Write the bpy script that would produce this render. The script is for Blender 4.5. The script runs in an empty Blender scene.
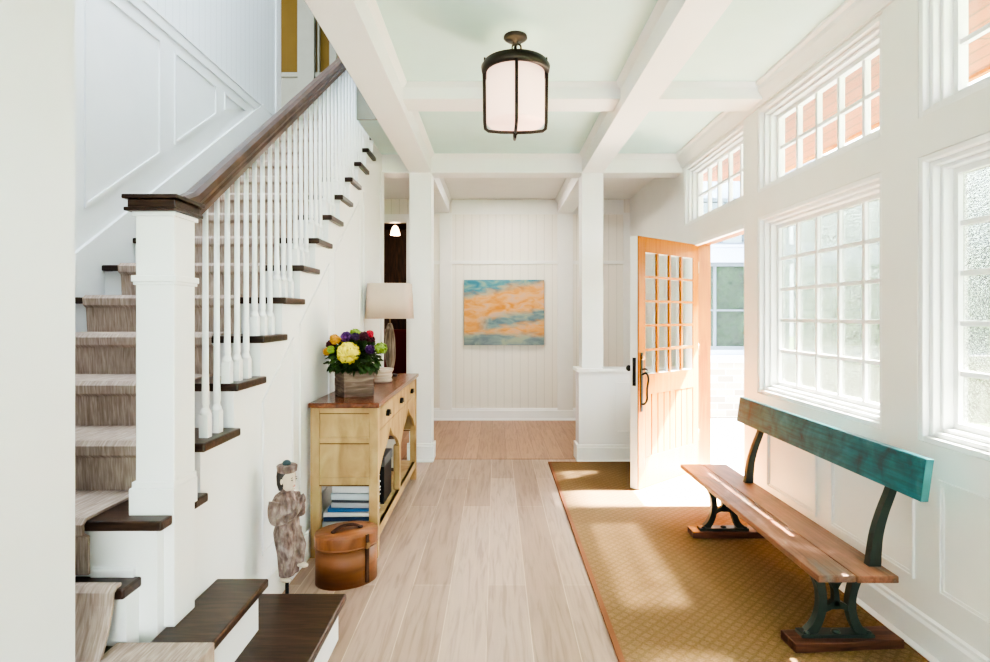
import bpy, bmesh, math, random
from mathutils import Vector, Matrix
random.seed(7)
C = bpy.context.scene.collection
PI = math.pi

# ---------------------------------------------------------------- colours and materials
def lin(c):
    c = c / 255.0
    return c / 12.92 if c <= 0.04045 else ((c + 0.055) / 1.055) ** 2.4
def rgb(r, g, b): return (lin(r), lin(g), lin(b), 1.0)

class NT:
    def __init__(s, name):
        s.m = bpy.data.materials.new(name); s.m.use_nodes = True
        s.t = s.m.node_tree; s.n = s.t.nodes; s.l = s.t.links
        s.bsdf = s.n['Principled BSDF']; s.out = s.n['Material Output']
    def node(s, typ, **kw):
        nd = s.n.new(typ)
        for k, v in kw.items():
            if k.startswith('i_'):
                key = k[2:]
                nd.inputs[int(key) if key.isdigit() else key.replace('_', ' ')].default_value = v
            else: setattr(nd, k, v)
        return nd
    def link(s, a, ao, b, bi): s.l.new(a.outputs[ao], b.inputs[bi])
    def coords(s, scale=(1, 1, 1), rot=(0, 0, 0), loc=(0, 0, 0)):
        tc = s.node('ShaderNodeTexCoord'); mp = s.node('ShaderNodeMapping')
        mp.inputs['Scale'].default_value = scale; mp.inputs['Rotation'].default_value = rot
        mp.inputs['Location'].default_value = loc
        s.link(tc, 'Object', mp, 'Vector'); return mp
    def ramp(s, stops, src, out='Fac'):
        r = s.node('ShaderNodeValToRGB'); e = r.color_ramp.elements
        while len(e) < len(stops): e.new(0.5)
        for k, (p, c) in enumerate(stops): e[k].position = p; e[k].color = c
        s.link(src, out, r, 'Fac'); return r
    def bump(s, src, out, strength=0.3, dist=0.01):
        b = s.node('ShaderNodeBump'); b.inputs['Strength'].default_value = strength
        b.inputs['Distance'].default_value = dist
        s.link(src, out, b, 'Height'); s.link(b, 'Normal', s.bsdf, 'Normal'); return b

def paint(name, col, rough=0.5, spec=0.3, vary=0.04, metal=0.0):
    t = NT(name); t.bsdf.inputs['Roughness'].default_value = rough
    t.bsdf.inputs['Metallic'].default_value = metal
    t.bsdf.inputs['Specular IOR Level'].default_value = spec
    mp = t.coords((3, 3, 3)); nz = t.node('ShaderNodeTexNoise'); nz.inputs['Scale'].default_value = 2.0
    nz.inputs['Detail'].default_value = 4
    t.link(mp, 'Vector', nz, 'Vector')
    a = tuple(max(0, c * (1 - vary)) for c in col[:3]) + (1,); b = tuple(min(1, c * (1 + vary)) for c in col[:3]) + (1,)
    r = t.ramp([(0.3, a), (0.7, b)], nz); t.link(r, 'Color', t.bsdf, 'Base Color')
    return t.m

def wood(name, cols, scale=(14, 1.2, 14), rough=0.45, bump=0.15, spec=0.35, rot=(0, 0, 0)):
    t = NT(name); t.bsdf.inputs['Roughness'].default_value = rough
    t.bsdf.inputs['Specular IOR Level'].default_value = spec
    mp = t.coords(scale, rot); nz = t.node('ShaderNodeTexNoise')
    nz.inputs['Scale'].default_value = 2.2; nz.inputs['Detail'].default_value = 8; nz.inputs['Distortion'].default_value = 0.6
    t.link(mp, 'Vector', nz, 'Vector')
    k = len(cols); r = t.ramp([(0.28 + 0.44 * i / (k - 1), c) for i, c in enumerate(cols)], nz)
    t.link(r, 'Color', t.bsdf, 'Base Color'); t.bump(nz, 'Fac', bump, 0.004)
    return t.m

def beadboard(name, col, axis, pitch):
    t = NT(name); t.bsdf.inputs['Roughness'].default_value = 0.45
    tc = t.node('ShaderNodeTexCoord'); sp = t.node('ShaderNodeSeparateXYZ'); t.link(tc, 'Object', sp, 'Vector')
    m = t.node('ShaderNodeMath', operation='MULTIPLY'); m.inputs[1].default_value = 1 / pitch; t.link(sp, axis, m, 0)
    f = t.node('ShaderNodeMath', operation='FRACT'); t.link(m, 0, f, 0)
    g = tuple(c * 0.78 for c in col[:3]) + (1,)
    r = t.ramp([(0.0, g), (0.06, col), (0.94, col), (1.0, g)], f, 0); t.l.new(f.outputs[0], r.inputs['Fac'])
    t.link(r, 'Color', t.bsdf, 'Base Color'); t.bump(r, 'Color', 0.5, 0.004)
    return t.m

def planks(name, c1, c2, gap, w, L, along='Y', rough=0.35):
    t = NT(name); t.bsdf.inputs['Roughness'].default_value = rough; t.bsdf.inputs['Specular IOR Level'].default_value = 0.35
    rot = (0, 0, PI / 2) if along == 'Y' else (0, 0, 0)
    mp = t.coords((1, 1, 1), rot, (0.31, 0.04, 0))
    br = t.node('ShaderNodeTexBrick'); br.offset = 0.37; br.offset_frequency = 2
    br.inputs['Color1'].default_value = c1; br.inputs['Color2'].default_value = c2; br.inputs['Mortar'].default_value = gap
    br.inputs['Scale'].default_value = 1; br.inputs['Brick Width'].default_value = L; br.inputs['Row Height'].default_value = w
    br.inputs['Mortar Size'].default_value = 0.0022; br.inputs['Mortar Smooth'].default_value = 0.2; br.inputs['Bias'].default_value = -0.1
    t.link(mp, 'Vector', br, 'Vector')
    mp2 = t.coords((16, 1.1, 1) if along == 'Y' else (1.1, 16, 1)); nz = t.node('ShaderNodeTexNoise')
    nz.inputs['Scale'].default_value = 2.5; nz.inputs['Detail'].default_value = 9; nz.inputs['Distortion'].default_value = 0.9
    t.link(mp2, 'Vector', nz, 'Vector')
    r = t.ramp([(0.3, (0.68, 0.65, 0.62, 1)), (0.5, (0.98, 0.97, 0.96, 1)), (0.72, (1.09, 1.08, 1.06, 1))], nz)
    mx = t.node('ShaderNodeMix', data_type='RGBA', blend_type='MULTIPLY'); mx.inputs[0].default_value = 0.9
    t.link(br, 'Color', mx, 6); t.link(r, 'Color', mx, 7); t.link(mx, 2, t.bsdf, 'Base Color')
    t.bump(br, 'Fac', -0.15, 0.002)
    return t.m

M = {}
M['white'] = paint('white_wall_paint', rgb(234, 233, 229), 0.5, vary=0.015)
M['trim'] = paint('white_trim_paint', rgb(240, 240, 239), 0.35, vary=0.01)
M['coolwhite'] = paint('cool_white_paint', rgb(232, 235, 235), 0.45, vary=0.015)
M['ceil'] = paint('pale_green_ceiling_paint', rgb(208, 236, 232), 0.6, vary=0.015)
M['mustard'] = paint('mustard_wall_paint', rgb(104, 82, 30), 0.7)
M['bead_x'] = beadboard('beadboard_panel_x', rgb(232, 227, 217), 'X', 0.105)
M['bead_y'] = beadboard('beadboard_panel_y', rgb(228, 233, 235), 'Y', 0.085)
M['shaded_trim'] = paint('shaded_upper_trim', rgb(150, 150, 136), 0.6)  # white upper trim, dimness of the upper hall painted in as grey
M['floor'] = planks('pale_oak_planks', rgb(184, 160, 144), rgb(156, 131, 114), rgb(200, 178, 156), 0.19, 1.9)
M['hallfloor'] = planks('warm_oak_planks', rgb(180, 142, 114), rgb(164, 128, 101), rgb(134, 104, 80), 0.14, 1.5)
M['tread'] = wood('dark_walnut_tread', [rgb(34, 23, 18), rgb(56, 39, 30), rgb(74, 53, 41)], (3, 24, 24), 0.32, 0.05)
M['rail'] = wood('dark_walnut_rail', [rgb(56, 38, 30), rgb(78, 56, 45), rgb(96, 70, 58)], (24, 5, 5), 0.35, 0.05)
M['ochre'] = wood('ochre_painted_wood', [rgb(150, 120, 79), rgb(178, 149, 103), rgb(192, 165, 120)], (5, 5, 2), 0.5, 0.06)
M['ochredark'] = paint('ochre_dark_line', rgb(110, 78, 40), 0.6, vary=0.2)
M['tabletop'] = wood('chestnut_table_top', [rgb(62, 30, 18), rgb(104, 56, 34), rgb(136, 80, 50)], (14, 1.0, 14), 0.22, 0.04, 0.5)
M['iron'] = paint('black_iron', rgb(46, 44, 42), 0.45, 0.5, 0.1, 0.6)
M['greeniron'] = paint('dark_green_cast_iron', rgb(48, 60, 56), 0.42, 0.5, 0.12, 0.2)
M['bronze'] = paint('dark_bronze', rgb(64, 56, 50), 0.4, 0.5, 0.1, 0.7)
M['footwood'] = wood('reddish_foot_board', [rgb(58, 36, 28), rgb(88, 56, 43), rgb(110, 72, 56)], (2, 20, 20), 0.45)
M['planter'] = wood('weathered_planter_wood', [rgb(72, 58, 52), rgb(110, 90, 80), rgb(150, 132, 120)], (3, 3, 22), 0.75, 0.3)
M['drift'] = wood('driftwood', [rgb(66, 54, 46), rgb(110, 94, 82), rgb(150, 134, 120)], (22, 22, 2.5), 0.8, 0.5)
M['stone'] = wood('pale_ridged_stone', [rgb(140, 122, 108), rgb(180, 164, 150), rgb(204, 190, 178)], (3, 3, 26), 0.7, 0.2)
M['shade'] = paint('linen_lampshade', rgb(198, 180, 164), 0.8, 0.1, 0.03)
M['hatbox'] = wood('chestnut_bentwood', [rgb(100, 60, 34), rgb(122, 76, 45), rgb(138, 90, 56)], (1.0, 1.0, 7), 0.4, 0.05)
M['hatlid'] = wood('chestnut_lid', [rgb(104, 60, 34), rgb(130, 80, 47), rgb(148, 96, 62)], (3, 16, 3), 0.38, 0.05)
M['leather'] = paint('dark_leather_strap', rgb(60, 34, 22), 0.5, vary=0.2)
M['brass'] = paint('dull_brass', rgb(150, 120, 84), 0.4, 0.5, 0.1, 0.7)
M['doorwood'] = wood('orange_fir_door', [rgb(124, 68, 0), rgb(142, 84, 0), rgb(154, 96, 1)], (16, 16, 1.2), 0.4, 0.04)
M['groove'] = paint('orange_door_groove', rgb(128, 56, 6), 0.6)
M['foliage'] = paint('dark_green_leaf', rgb(56, 80, 40), 0.5, vary=0.6)
M['treeleaf'] = paint('tree_leaf', rgb(66, 104, 50), 0.6, vary=0.5)
M['trunk'] = wood('tree_bark', [rgb(70, 54, 42), rgb(104, 84, 66)], (8, 8, 2), 0.9, 0.5)
for nm, c in [('yellow', (226, 206, 76)), ('purple', (86, 44, 104)), ('plum', (78, 28, 44)), ('red', (190, 46, 66)),
              ('amber', (206, 150, 60)), ('lime', (142, 168, 70)), ('deep', (58, 34, 70))]:
    M['bloom_' + nm] = paint('petal_' + nm, rgb(*c), 0.6, vary=0.25)
M['cloudwhite'] = paint('face_whitewash', rgb(206, 190, 172), 0.7, vary=0.15)
M['hair'] = paint('dark_painted_hair', rgb(60, 56, 54), 0.6, vary=0.2)
M['teal_finial'] = paint('dark_teal_finial', rgb(56, 74, 78), 0.6, vary=0.2)
M['pages'] = paint('book_pages', rgb(232, 230, 224), 0.8)
M['black'] = paint('matte_black', rgb(26, 26, 28), 0.5)
M['greybox'] = paint('slate_grey', rgb(92, 94, 98), 0.6)
M['darkwood'] = wood('dark_room_panelling', [rgb(40, 24, 14), rgb(66, 40, 24), rgb(84, 52, 32)], (12, 12, 2), 0.5)
M['darkred'] = paint('dark_red_cloth', rgb(96, 22, 24), 0.7)
M['terrace'] = paint('pale_terrace_concrete', rgb(72, 71, 69), 0.8, vary=0.06)
M['grass'] = paint('lawn_green', rgb(72, 98, 50), 0.9, vary=0.3)
M['siding'] = paint('blue_grey_siding', rgb(104, 116, 138), 0.6)
M['darkframe'] = paint('slate_window_frame', rgb(60, 70, 82), 0.5)
M['lightgrey'] = paint('light_grey_sill', rgb(150, 152, 156), 0.6)

def mk_statue():
    t = NT('weathered_carved_wood'); t.bsdf.inputs['Roughness'].default_value = 0.8
    mp = t.coords((9, 9, 5)); nz = t.node('ShaderNodeTexNoise'); nz.inputs['Scale'].default_value = 4; nz.inputs['Detail'].default_value = 8
    t.link(mp, 'Vector', nz, 'Vector')
    r = t.ramp([(0.3, rgb(84, 66, 60)), (0.5, rgb(128, 108, 101)), (0.72, rgb(172, 156, 148))], nz)
    t.link(r, 'Color', t.bsdf, 'Base Color')
    mp2 = t.coords((60, 60, 34)); vo = t.node('ShaderNodeTexVoronoi'); vo.inputs['Scale'].default_value = 1.0
    t.link(mp2, 'Vector', vo, 'Vector'); t.bump(vo, 'Distance', 1.0, 0.012)
    return t.m
M['statue'] = mk_statue()

def mk_carpet():
    t = NT('taupe_striated_carpet'); t.bsdf.inputs['Roughness'].default_value = 0.95; t.bsdf.inputs['Specular IOR Level'].default_value = 0.05
    mp = t.coords((80, 7, 7)); nz = t.node('ShaderNodeTexNoise'); nz.inputs['Scale'].default_value = 2; nz.inputs['Detail'].default_value = 6
    nz.inputs['Distortion'].default_value = 0.5
    t.link(mp, 'Vector', nz, 'Vector')
    r = t.ramp([(0.3, rgb(150, 132, 121)), (0.5, rgb(172, 154, 142)), (0.7, rgb(192, 175, 163))], nz)
    t.link(r, 'Color', t.bsdf, 'Base Color'); t.bump(nz, 'Fac', 0.4, 0.006)
    return t.m
M['carpet'] = mk_carpet()

def mk_rug():
    t = NT('sisal_diamond_weave'); t.bsdf.inputs['Roughness'].default_value = 0.95; t.bsdf.inputs['Specular IOR Level'].default_value = 0.05
    mp = t.coords((1, 1, 1), (0, 0, PI / 4)); ck = t.node('ShaderNodeTexBrick'); ck.offset = 0.0
    ck.inputs['Scale'].default_value = 1; ck.inputs['Brick Width'].default_value = 0.04; ck.inputs['Row Height'].default_value = 0.04
    ck.inputs['Mortar Size'].default_value = 0.009; ck.inputs['Mortar Smooth'].default_value = 0.6
    ck.inputs['Color1'].default_value = rgb(141, 114, 86); ck.inputs['Color2'].default_value = rgb(137, 110, 82); ck.inputs['Mortar'].default_value = rgb(128, 104, 74)
    t.link(mp, 'Vector', ck, 'Vector')
    mp2 = t.coords((90, 90, 1)); nz = t.node('ShaderNodeTexNoise'); nz.inputs['Scale'].default_value = 1.6; nz.inputs['Detail'].default_value = 5
    t.link(mp2, 'Vector', nz, 'Vector')
    r = t.ramp([(0.3, (0.72, 0.7, 0.66, 1)), (0.7, (1.12, 1.12, 1.1, 1))], nz)
    mx = t.node('ShaderNodeMix', data_type='RGBA', blend_type='MULTIPLY'); mx.inputs[0].default_value = 1.0
    t.link(ck, 'Color', mx, 6); t.link(r, 'Color', mx, 7); t.link(mx, 2, t.bsdf, 'Base Color'); t.bump(nz, 'Fac', 0.5, 0.004)
    return t.m
M['rug'] = mk_rug()
M['rugedge'] = paint('rust_rug_binding', rgb(128, 82, 54), 0.9, vary=0.1)

def mk_bench(name, cols, mscale, spec):
    t = NT(name); t.bsdf.inputs['Roughness'].default_value = 0.42; t.bsdf.inputs['Specular IOR Level'].default_value = spec
    mp = t.coords(mscale); nz = t.node('ShaderNodeTexNoise'); nz.inputs['Scale'].default_value = 2; nz.inputs['Detail'].default_value = 8
    nz.inputs['Distortion'].default_value = 0.8
    t.link(mp, 'Vector', nz, 'Vector')
    k = len(cols); r = t.ramp([(0.25 + 0.5 * i / (k - 1), c) for i, c in enumerate(cols)], nz)
    mp2 = t.coords((60, 2.2, 60)); n2 = t.node('ShaderNodeTexNoise'); n2.inputs['Scale'].default_value = 1.5; n2.inputs['Detail'].default_value = 6
    t.link(mp2, 'Vector', n2, 'Vector'); r2 = t.ramp([(0.35, (0.6, 0.56, 0.52, 1)), (0.6, (1, 1, 1, 1))], n2)
    mx = t.node('ShaderNodeMix', data_type='RGBA', blend_type='MULTIPLY'); mx.inputs[0].default_value = 0.7
    t.link(r, 'Color', mx, 6); t.link(r2, 'Color', mx, 7); t.link(mx, 2, t.bsdf, 'Base Color'); t.bump(n2, 'Fac', 0.25, 0.003)
    return t.m
M['benchseat'] = mk_bench('worn_red_brown_highlit_plank', [rgb(120, 118, 114), rgb(132, 94, 72), rgb(158, 108, 84), rgb(208, 164, 142)], (3, 1.3, 3), 0.4)  # palest stop paints pinkish highlights into the worn plank
M['benchback'] = mk_bench('worn_teal_plank', [rgb(44, 58, 62), rgb(20, 92, 106), rgb(28, 110, 122), rgb(64, 124, 132)], (3, 5, 5), 0.4)
M['tealedge'] = paint('chipped_teal_edge', rgb(58, 116, 118), 0.5, vary=0.3)

def mk_art():
    t = NT('abstract_cloud_painting'); t.bsdf.inputs['Roughness'].default_value = 0.7
    t.bsdf.inputs['Specular IOR Level'].default_value = 0.15
    def mth(op, a, b=None, clamp=False):
        nd = t.node('ShaderNodeMath', operation=op); nd.use_clamp = clamp
        for k, v in enumerate((a, b)):
            if v is None: continue
            if isinstance(v, (int, float)): nd.inputs[k].default_value = v
            else: t.l.new(v, nd.inputs[k])
        return nd.outputs[0]
    tc = t.node('ShaderNodeTexCoord'); sp = t.node('ShaderNodeSeparateXYZ'); t.link(tc, 'Object', sp, 'Vector')
    mp = t.coords((2.6, 1, 6.5), (0, 0.2, 0), (1.7, 0, 0.3)); nz = t.node('ShaderNodeTexNoise'); nz.inputs['Scale'].default_value = 1.5
    nz.inputs['Detail'].default_value = 6; nz.inputs['Distortion'].default_value = 0.5; nz.inputs['Roughness'].default_value = 0.6
    t.link(mp, 'Vector', nz, 'Vector'); nf = mth('SUBTRACT', nz.outputs['Fac'], 0.5)
    u, v0 = sp.outputs['X'], sp.outputs['Z']; v = mth('ADD', v0, mth('MULTIPLY', nf, 0.22))
    b1 = mth('MULTIPLY', mth('SUBTRACT', mth('SUBTRACT', v, 0.675), mth('MULTIPLY', u, 0.20)), 9.0, True)
    c2 = mth('ABSOLUTE', mth('SUBTRACT', mth('SUBTRACT', v, 0.315), mth('MULTIPLY', u, 0.16)))
    b2 = mth('MULTIPLY', mth('SUBTRACT', 0.105, c2), 14.0, True)
    b2 = mth('MULTIPLY', b2, mth('MULTIPLY', mth('ADD', u, 0.36), 6.0, True))
    b3 = mth('MULTIPLY', mth('SUBTRACT', 0.19, v), 12.0, True)
    tot = mth('MAXIMUM', mth('MAXIMUM', b1, mth('MULTIPLY', b2, 0.85)), mth('MULTIPLY', b3, 0.8))
    nz2 = t.node('ShaderNodeTexNoise'); nz2.inputs['Scale'].default_value = 2.0; nz2.inputs['Detail'].default_value = 7; nz2.inputs['Distortion'].default_value = 1.0; t.link(mp, 'Vector', nz2, 'Vector')
    warm = t.ramp([(0.33, rgb(206, 140, 66)), (0.48, rgb(216, 162, 100)), (0.58, rgb(218, 170, 126)), (0.68, rgb(200, 168, 148))], nz2)
    cool = t.ramp([(0.35, rgb(66, 126, 148)), (0.52, rgb(100, 150, 158)), (0.66, rgb(142, 168, 150))], nz2)
    mx = t.node('ShaderNodeMix', data_type='RGBA'); t.l.new(tot, mx.inputs[0]); t.link(warm, 'Color', mx, 6); t.link(cool, 'Color', mx, 7)
    t.link(mx, 2, t.bsdf, 'Base Color'); t.bump(nz, 'Fac', 0.15, 0.004)
    return t.m
M['art'] = mk_art()

def mk_glass(name, rough_mix):
    m = bpy.data.materials.new(name); m.use_nodes = True; t = m.node_tree; n = t.nodes; n.clear()
    out = n.new('ShaderNodeOutputMaterial'); tr = n.new('ShaderNodeBsdfTransparent'); tr.inputs[0].default_value = (0.96, 0.98, 0.97, 1)
    gl = n.new('ShaderNodeBsdfGlossy'); gl.inputs['Roughness'].default_value = 0.03
    mx = n.new('ShaderNodeMixShader'); mx.inputs[0].default_value = 0.06
    t.links.new(tr.outputs[0], mx.inputs[1]); t.links.new(gl.outputs[0], mx.inputs[2])
    last = mx
    if rough_mix:
        tc = n.new('ShaderNodeTexCoord'); mp = n.new('ShaderNodeMapping'); mp.inputs['Scale'].default_value = (1, 24, 60)
        t.links.new(tc.outputs['Object'], mp.inputs[0])
        nz = n.new('ShaderNodeTexNoise'); nz.inputs['Scale'].default_value = 1.6; nz.inputs['Detail'].default_value = 3; nz.inputs['Distortion'].default_value = 0.8
        t.links.new(mp.outputs[0], nz.inputs['Vector'])
        bp = n.new('ShaderNodeBump'); bp.inputs['Strength'].default_value = 1.0; bp.inputs['Distance'].default_value = 0.012
        t.links.new(nz.outputs['Fac'], bp.inputs['Height'])
        rf = n.new('ShaderNodeBsdfRefraction'); rf.inputs[0].default_value = (0.52, 0.56, 0.48, 1); rf.inputs['IOR'].default_value = 1.35; rf.inputs['Roughness'].default_value = 0.12
        t.links.new(bp.outputs[0], rf.inputs['Normal'])
        tl = n.new('ShaderNodeBsdfTranslucent'); tl.inputs[0].default_value = (0.6, 0.62, 0.58, 1); t.links.new(bp.outputs[0], tl.inputs['Normal'])
        m2 = n.new('ShaderNodeMixShader'); m2.inputs[0].default_value = 0.015
        t.links.new(rf.outputs[0], m2.inputs[1]); t.links.new(tl.outputs[0], m2.inputs[2])
        m3 = n.new('ShaderNodeMixShader'); m3.inputs[0].default_value = rough_mix
        t.links.new(mx.outputs[0], m3.inputs[1]); t.links.new(m2.outputs[0], m3.inputs[2]); last = m3
    t.links.new(last.outputs[0], out.inputs[0]); return m
M['glass'] = mk_glass('clear_glass', 0)
M['ripple'] = mk_glass('rippled_obscure_glass', 0.62)

def mk_mirrorglass():
    t = NT('dark_reflective_glass'); t.bsdf.inputs['Base Color'].default_value = rgb(92, 104, 108); t.bsdf.inputs['Roughness'].default_value = 0.04
    t.bsdf.inputs['Metallic'].default_value = 0.85
    nz = t.node('ShaderNodeTexNoise'); nz.inputs['Scale'].default_value = 3; t.bump(nz, 'Fac', 0.02, 0.01)
    return t.m
M['mirrorglass'] = mk_mirrorglass()

def mk_stonewall():
    t = NT('ashlar_stone'); t.bsdf.inputs['Roughness'].default_value = 0.9
    mp = t.coords((1, 1, 1), (PI / 2, 0, 0)); br = t.node('ShaderNodeTexBrick'); br.inputs['Scale'].default_value = 1
    br.inputs['Brick Width'].default_value = 0.23; br.inputs['Row Height'].default_value = 0.095; br.inputs['Mortar Size'].default_value = 0.007
    br.inputs['Color1'].default_value = rgb(148, 142, 134); br.inputs['Color2'].default_value = rgb(112, 106, 100); br.inputs['Mortar'].default_value = rgb(164, 160, 154)
    t.link(mp, 'Vector', br, 'Vector'); t.link(br, 'Color', t.bsdf, 'Base Color'); t.bump(br, 'Fac', -0.6, 0.01)
    return t.m
M['stonewall'] = mk_stonewall()

def mk_soffit():
    t = NT('cedar_soffit_boards'); t.bsdf.inputs['Roughness'].default_value = 0.5
    mp = t.coords((1, 1, 1), (0, 0, PI / 2)); br = t.node('ShaderNodeTexBrick'); br.inputs['Scale'].default_value = 1
    br.inputs['Brick Width'].default_value = 3.4; br.inputs['Row Height'].default_value = 0.11; br.inputs['Mortar Size'].default_value = 0.008
    br.inputs['Color1'].default_value = rgb(128, 72, 30); br.inputs['Color2'].default_value = rgb(114, 60, 24); br.inputs['Mortar'].default_value = rgb(58, 32, 16)
    t.link(mp, 'Vector', br, 'Vector'); t.link(br, 'Color', t.bsdf, 'Base Color'); t.bump(br, 'Fac', -0.4, 0.006)
    return t.m
M['soffit'] = mk_soffit()

def mk_emit(name, col, s, mixw=0.5):
    t = NT(name); t.bsdf.inputs['Base Color'].default_value = col; t.bsdf.inputs['Roughness'].default_value = 0.4
    t.bsdf.inputs['Emission Color'].default_value = col; t.bsdf.inputs['Emission Strength'].default_value = s
    nz = t.node('ShaderNodeTexNoise'); nz.inputs['Scale'].default_value = 20; t.bump(nz, 'Fac', 0.03, 0.001)
    return t.m
M['lantern'] = mk_emit('frosted_lantern_glass', rgb(250, 210, 190), 0.36)
M['pendant'] = mk_emit('lit_pendant_glass', rgb(255, 214, 176), 2.2)

# ---------------------------------------------------------------- mesh builder
class MB:
    def __init__(s): s.v = []; s.f = []; s.sm = []
    def add(s, vs, fs, smooth=False, mat=None):
        o = len(s.v)
        for p in vs:
            p = Vector(p); s.v.append(tuple(mat @ p) if mat is not None else tuple(p))
        for f in fs: s.f.append([i + o for i in f]); s.sm.append(smooth)
        return s
    def box(s, x0, x1, y0, y1, z0, z1, mat=None):
        return s.add([(x0, y0, z0), (x1, y0, z0), (x1, y1, z0), (x0, y1, z0), (x0, y0, z1), (x1, y0, z1), (x1, y1, z1), (x0, y1, z1)],
                     [(0, 3, 2, 1), (4, 5, 6, 7), (0, 1, 5, 4), (1, 2, 6, 5), (2, 3, 7, 6), (3, 0, 4, 7)], mat=mat)
    def prism(s, poly, axis, a, b, mat=None, smooth=False):
        n = len(poly)
        def P(u, v, w): return {'x': (w, u, v), 'y': (u, w, v), 'z': (u, v, w)}[axis]
        vs = [P(u, v, a) for u, v in poly] + [P(u, v, b) for u, v in poly]
        fs = [tuple(range(n - 1, -1, -1)), tuple(range(n, 2 * n))]
        o = len(s.v); s.add(vs, fs, False, mat)
        for i in range(n):
            j = (i + 1) % n; s.f.append([o + i, o + j, o + n + j, o + n + i]); s.sm.append(smooth)
        return s
    def ring(s, axis, r_out, r_in, a, b):
        (u0, u1, v0, v1), (p0, p1, q0, q1) = r_out, r_in
        def bx(ua, ub, va, vb):
            if ub - ua < 1e-6 or vb - va < 1e-6: return
            if axis == 'x': s.box(a, b, ua, ub, va, vb)
            elif axis == 'y': s.box(ua, ub, a, b, va, vb)
            else: s.box(ua, ub, va, vb, a, b)
        bx(u0, p0, v0, v1); bx(p1, u1, v0, v1); bx(p0, p1, v0, q0); bx(p0, p1, q1, v1); return s
    def lathe(s, prof, cx=0, cy=0, n=24, sx=1, sy=1, rot=0, mat=None, smooth=True):
        vs = []; fs = []
        for r, z in prof:
            for k in range(n):
                a = 2 * PI * k / n; x, y = r * math.cos(a) * sx, r * math.sin(a) * sy
                vs.append((cx + x * math.cos(rot) - y * math.sin(rot), cy + x * math.sin(rot) + y * math.cos(rot), z))
        m = len(prof)
        for i in range(m - 1):
            for k in range(n):
                k2 = (k + 1) % n; fs.append((i * n + k, i * n + k2, (i + 1) * n + k2, (i + 1) * n + k))
        s.add(vs, fs, smooth, mat)
        o = len(s.v) - len(vs)
        if prof[0][0] > 1e-5: s.f.append([o + k for k in range(n - 1, -1, -1)]); s.sm.append(False)
        if prof[-1][0] > 1e-5: s.f.append([o + (m - 1) * n + k for k in range(n)]); s.sm.append(False)
        return s
    def tube(s, pts, rad, n=10, mat=None, flat=1.0):
        pts = [Vector(p) for p in pts]; k = len(pts)
        if not isinstance(rad, (list, tuple)): rad = [rad] * k
        t0 = (pts[1] - pts[0]).normalized(); up = Vector((0, 0, 1)) if abs(t0.z) < 0.9 else Vector((1, 0, 0))
        vs = []; fs = []
        nrm = t0.cross(up).normalized()
        for i, p in enumerate(pts):
            t = (pts[min(i + 1, k - 1)] - pts[max(i - 1, 0)]).normalized()
            nrm = (nrm - t * nrm.dot(t)).normalized(); bn = t.cross(nrm)
            for j in range(n):
                a = 2 * PI * j / n; vs.append(p + nrm * (math.cos(a) * rad[i]) + bn * (math.sin(a) * rad[i] * flat))
        for i in range(k - 1):
            for j in range(n):
                j2 = (j + 1) % n; fs.append((i * n + j, i * n + j2, (i + 1) * n + j2, (i + 1) * n + j))
        o = len(s.v); s.add(vs, fs, True, mat)
        s.f.append([o + j for j in range(n - 1, -1, -1)]); s.sm.append(False)
        s.f.append([o + (k - 1) * n + j for j in range(n)]); s.sm.append(False)
        return s
    def ball(s, c, r, nu=12, nv=8, mat=None):
        if not isinstance(r, (list, tuple)): r = (r, r, r)
        vs = [(c[0], c[1], c[2] - r[2])]; fs = []
        for i in range(1, nv):
            t = PI * i / nv
            for j in range(nu):
                a = 2 * PI * j / nu
                vs.append((c[0] + r[0] * math.sin(t) * math.cos(a), c[1] + r[1] * math.sin(t) * math.sin(a), c[2] - r[2] * math.cos(t)))
        vs.append((c[0], c[1], c[2] + r[2])); L = len(vs) - 1
        for j in range(nu):
            j2 = (j + 1) % nu; fs.append((0, 1 + j2, 1 + j)); fs.append((L, L - nu + j, L - nu + j2))
            for i in range(nv - 2): fs.append((1 + i * nu + j, 1 + i * nu + j2, 1 + (i + 1) * nu + j2, 1 + (i + 1) * nu + j))
        return s.add(vs, fs, True, mat)
    def ribbon(s, pts, y0, y1):
        # pts: (x, z, half width); a flat bar lying in the XZ plane, extruded from y0 to y1
        L = []; R = []
        for i, (x, z, h) in enumerate(pts):
            a = pts[max(i - 1, 0)]; b = pts[min(i + 1, len(pts) - 1)]
            d = Vector((b[0] - a[0], b[1] - a[1])).normalized(); nx, nz = -d.y, d.x
            L.append((x + nx * h, z + nz * h)); R.append((x - nx * h, z - nz * h))
        s.prism(R + L[::-1], 'y', y0, y1)
        return s
    def build(s, name, mat, parent=None, off=(0, 0, 0), bevel=0, seg=2):
        me = bpy.data.meshes.new(name)
        me.from_pydata([(x - off[0], y - off[1], z - off[2]) for x, y, z in s.v], [], s.f)
        for p, sm in zip(me.polygons, s.sm): p.use_smooth = sm
        bm = bmesh.new(); bm.from_mesh(me); bmesh.ops.recalc_face_normals(bm, faces=bm.faces); bm.to_mesh(me); bm.free()
        me.materials.append(mat); o = bpy.data.objects.new(name, me); C.objects.link(o)
        if parent is not None: o.parent = parent
        if bevel:
            b = o.modifiers.new('bevel', 'BEVEL'); b.width = bevel; b.segments = seg; b.limit_method = 'ANGLE'; b.angle_limit = math.radians(40)
        return o

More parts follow.
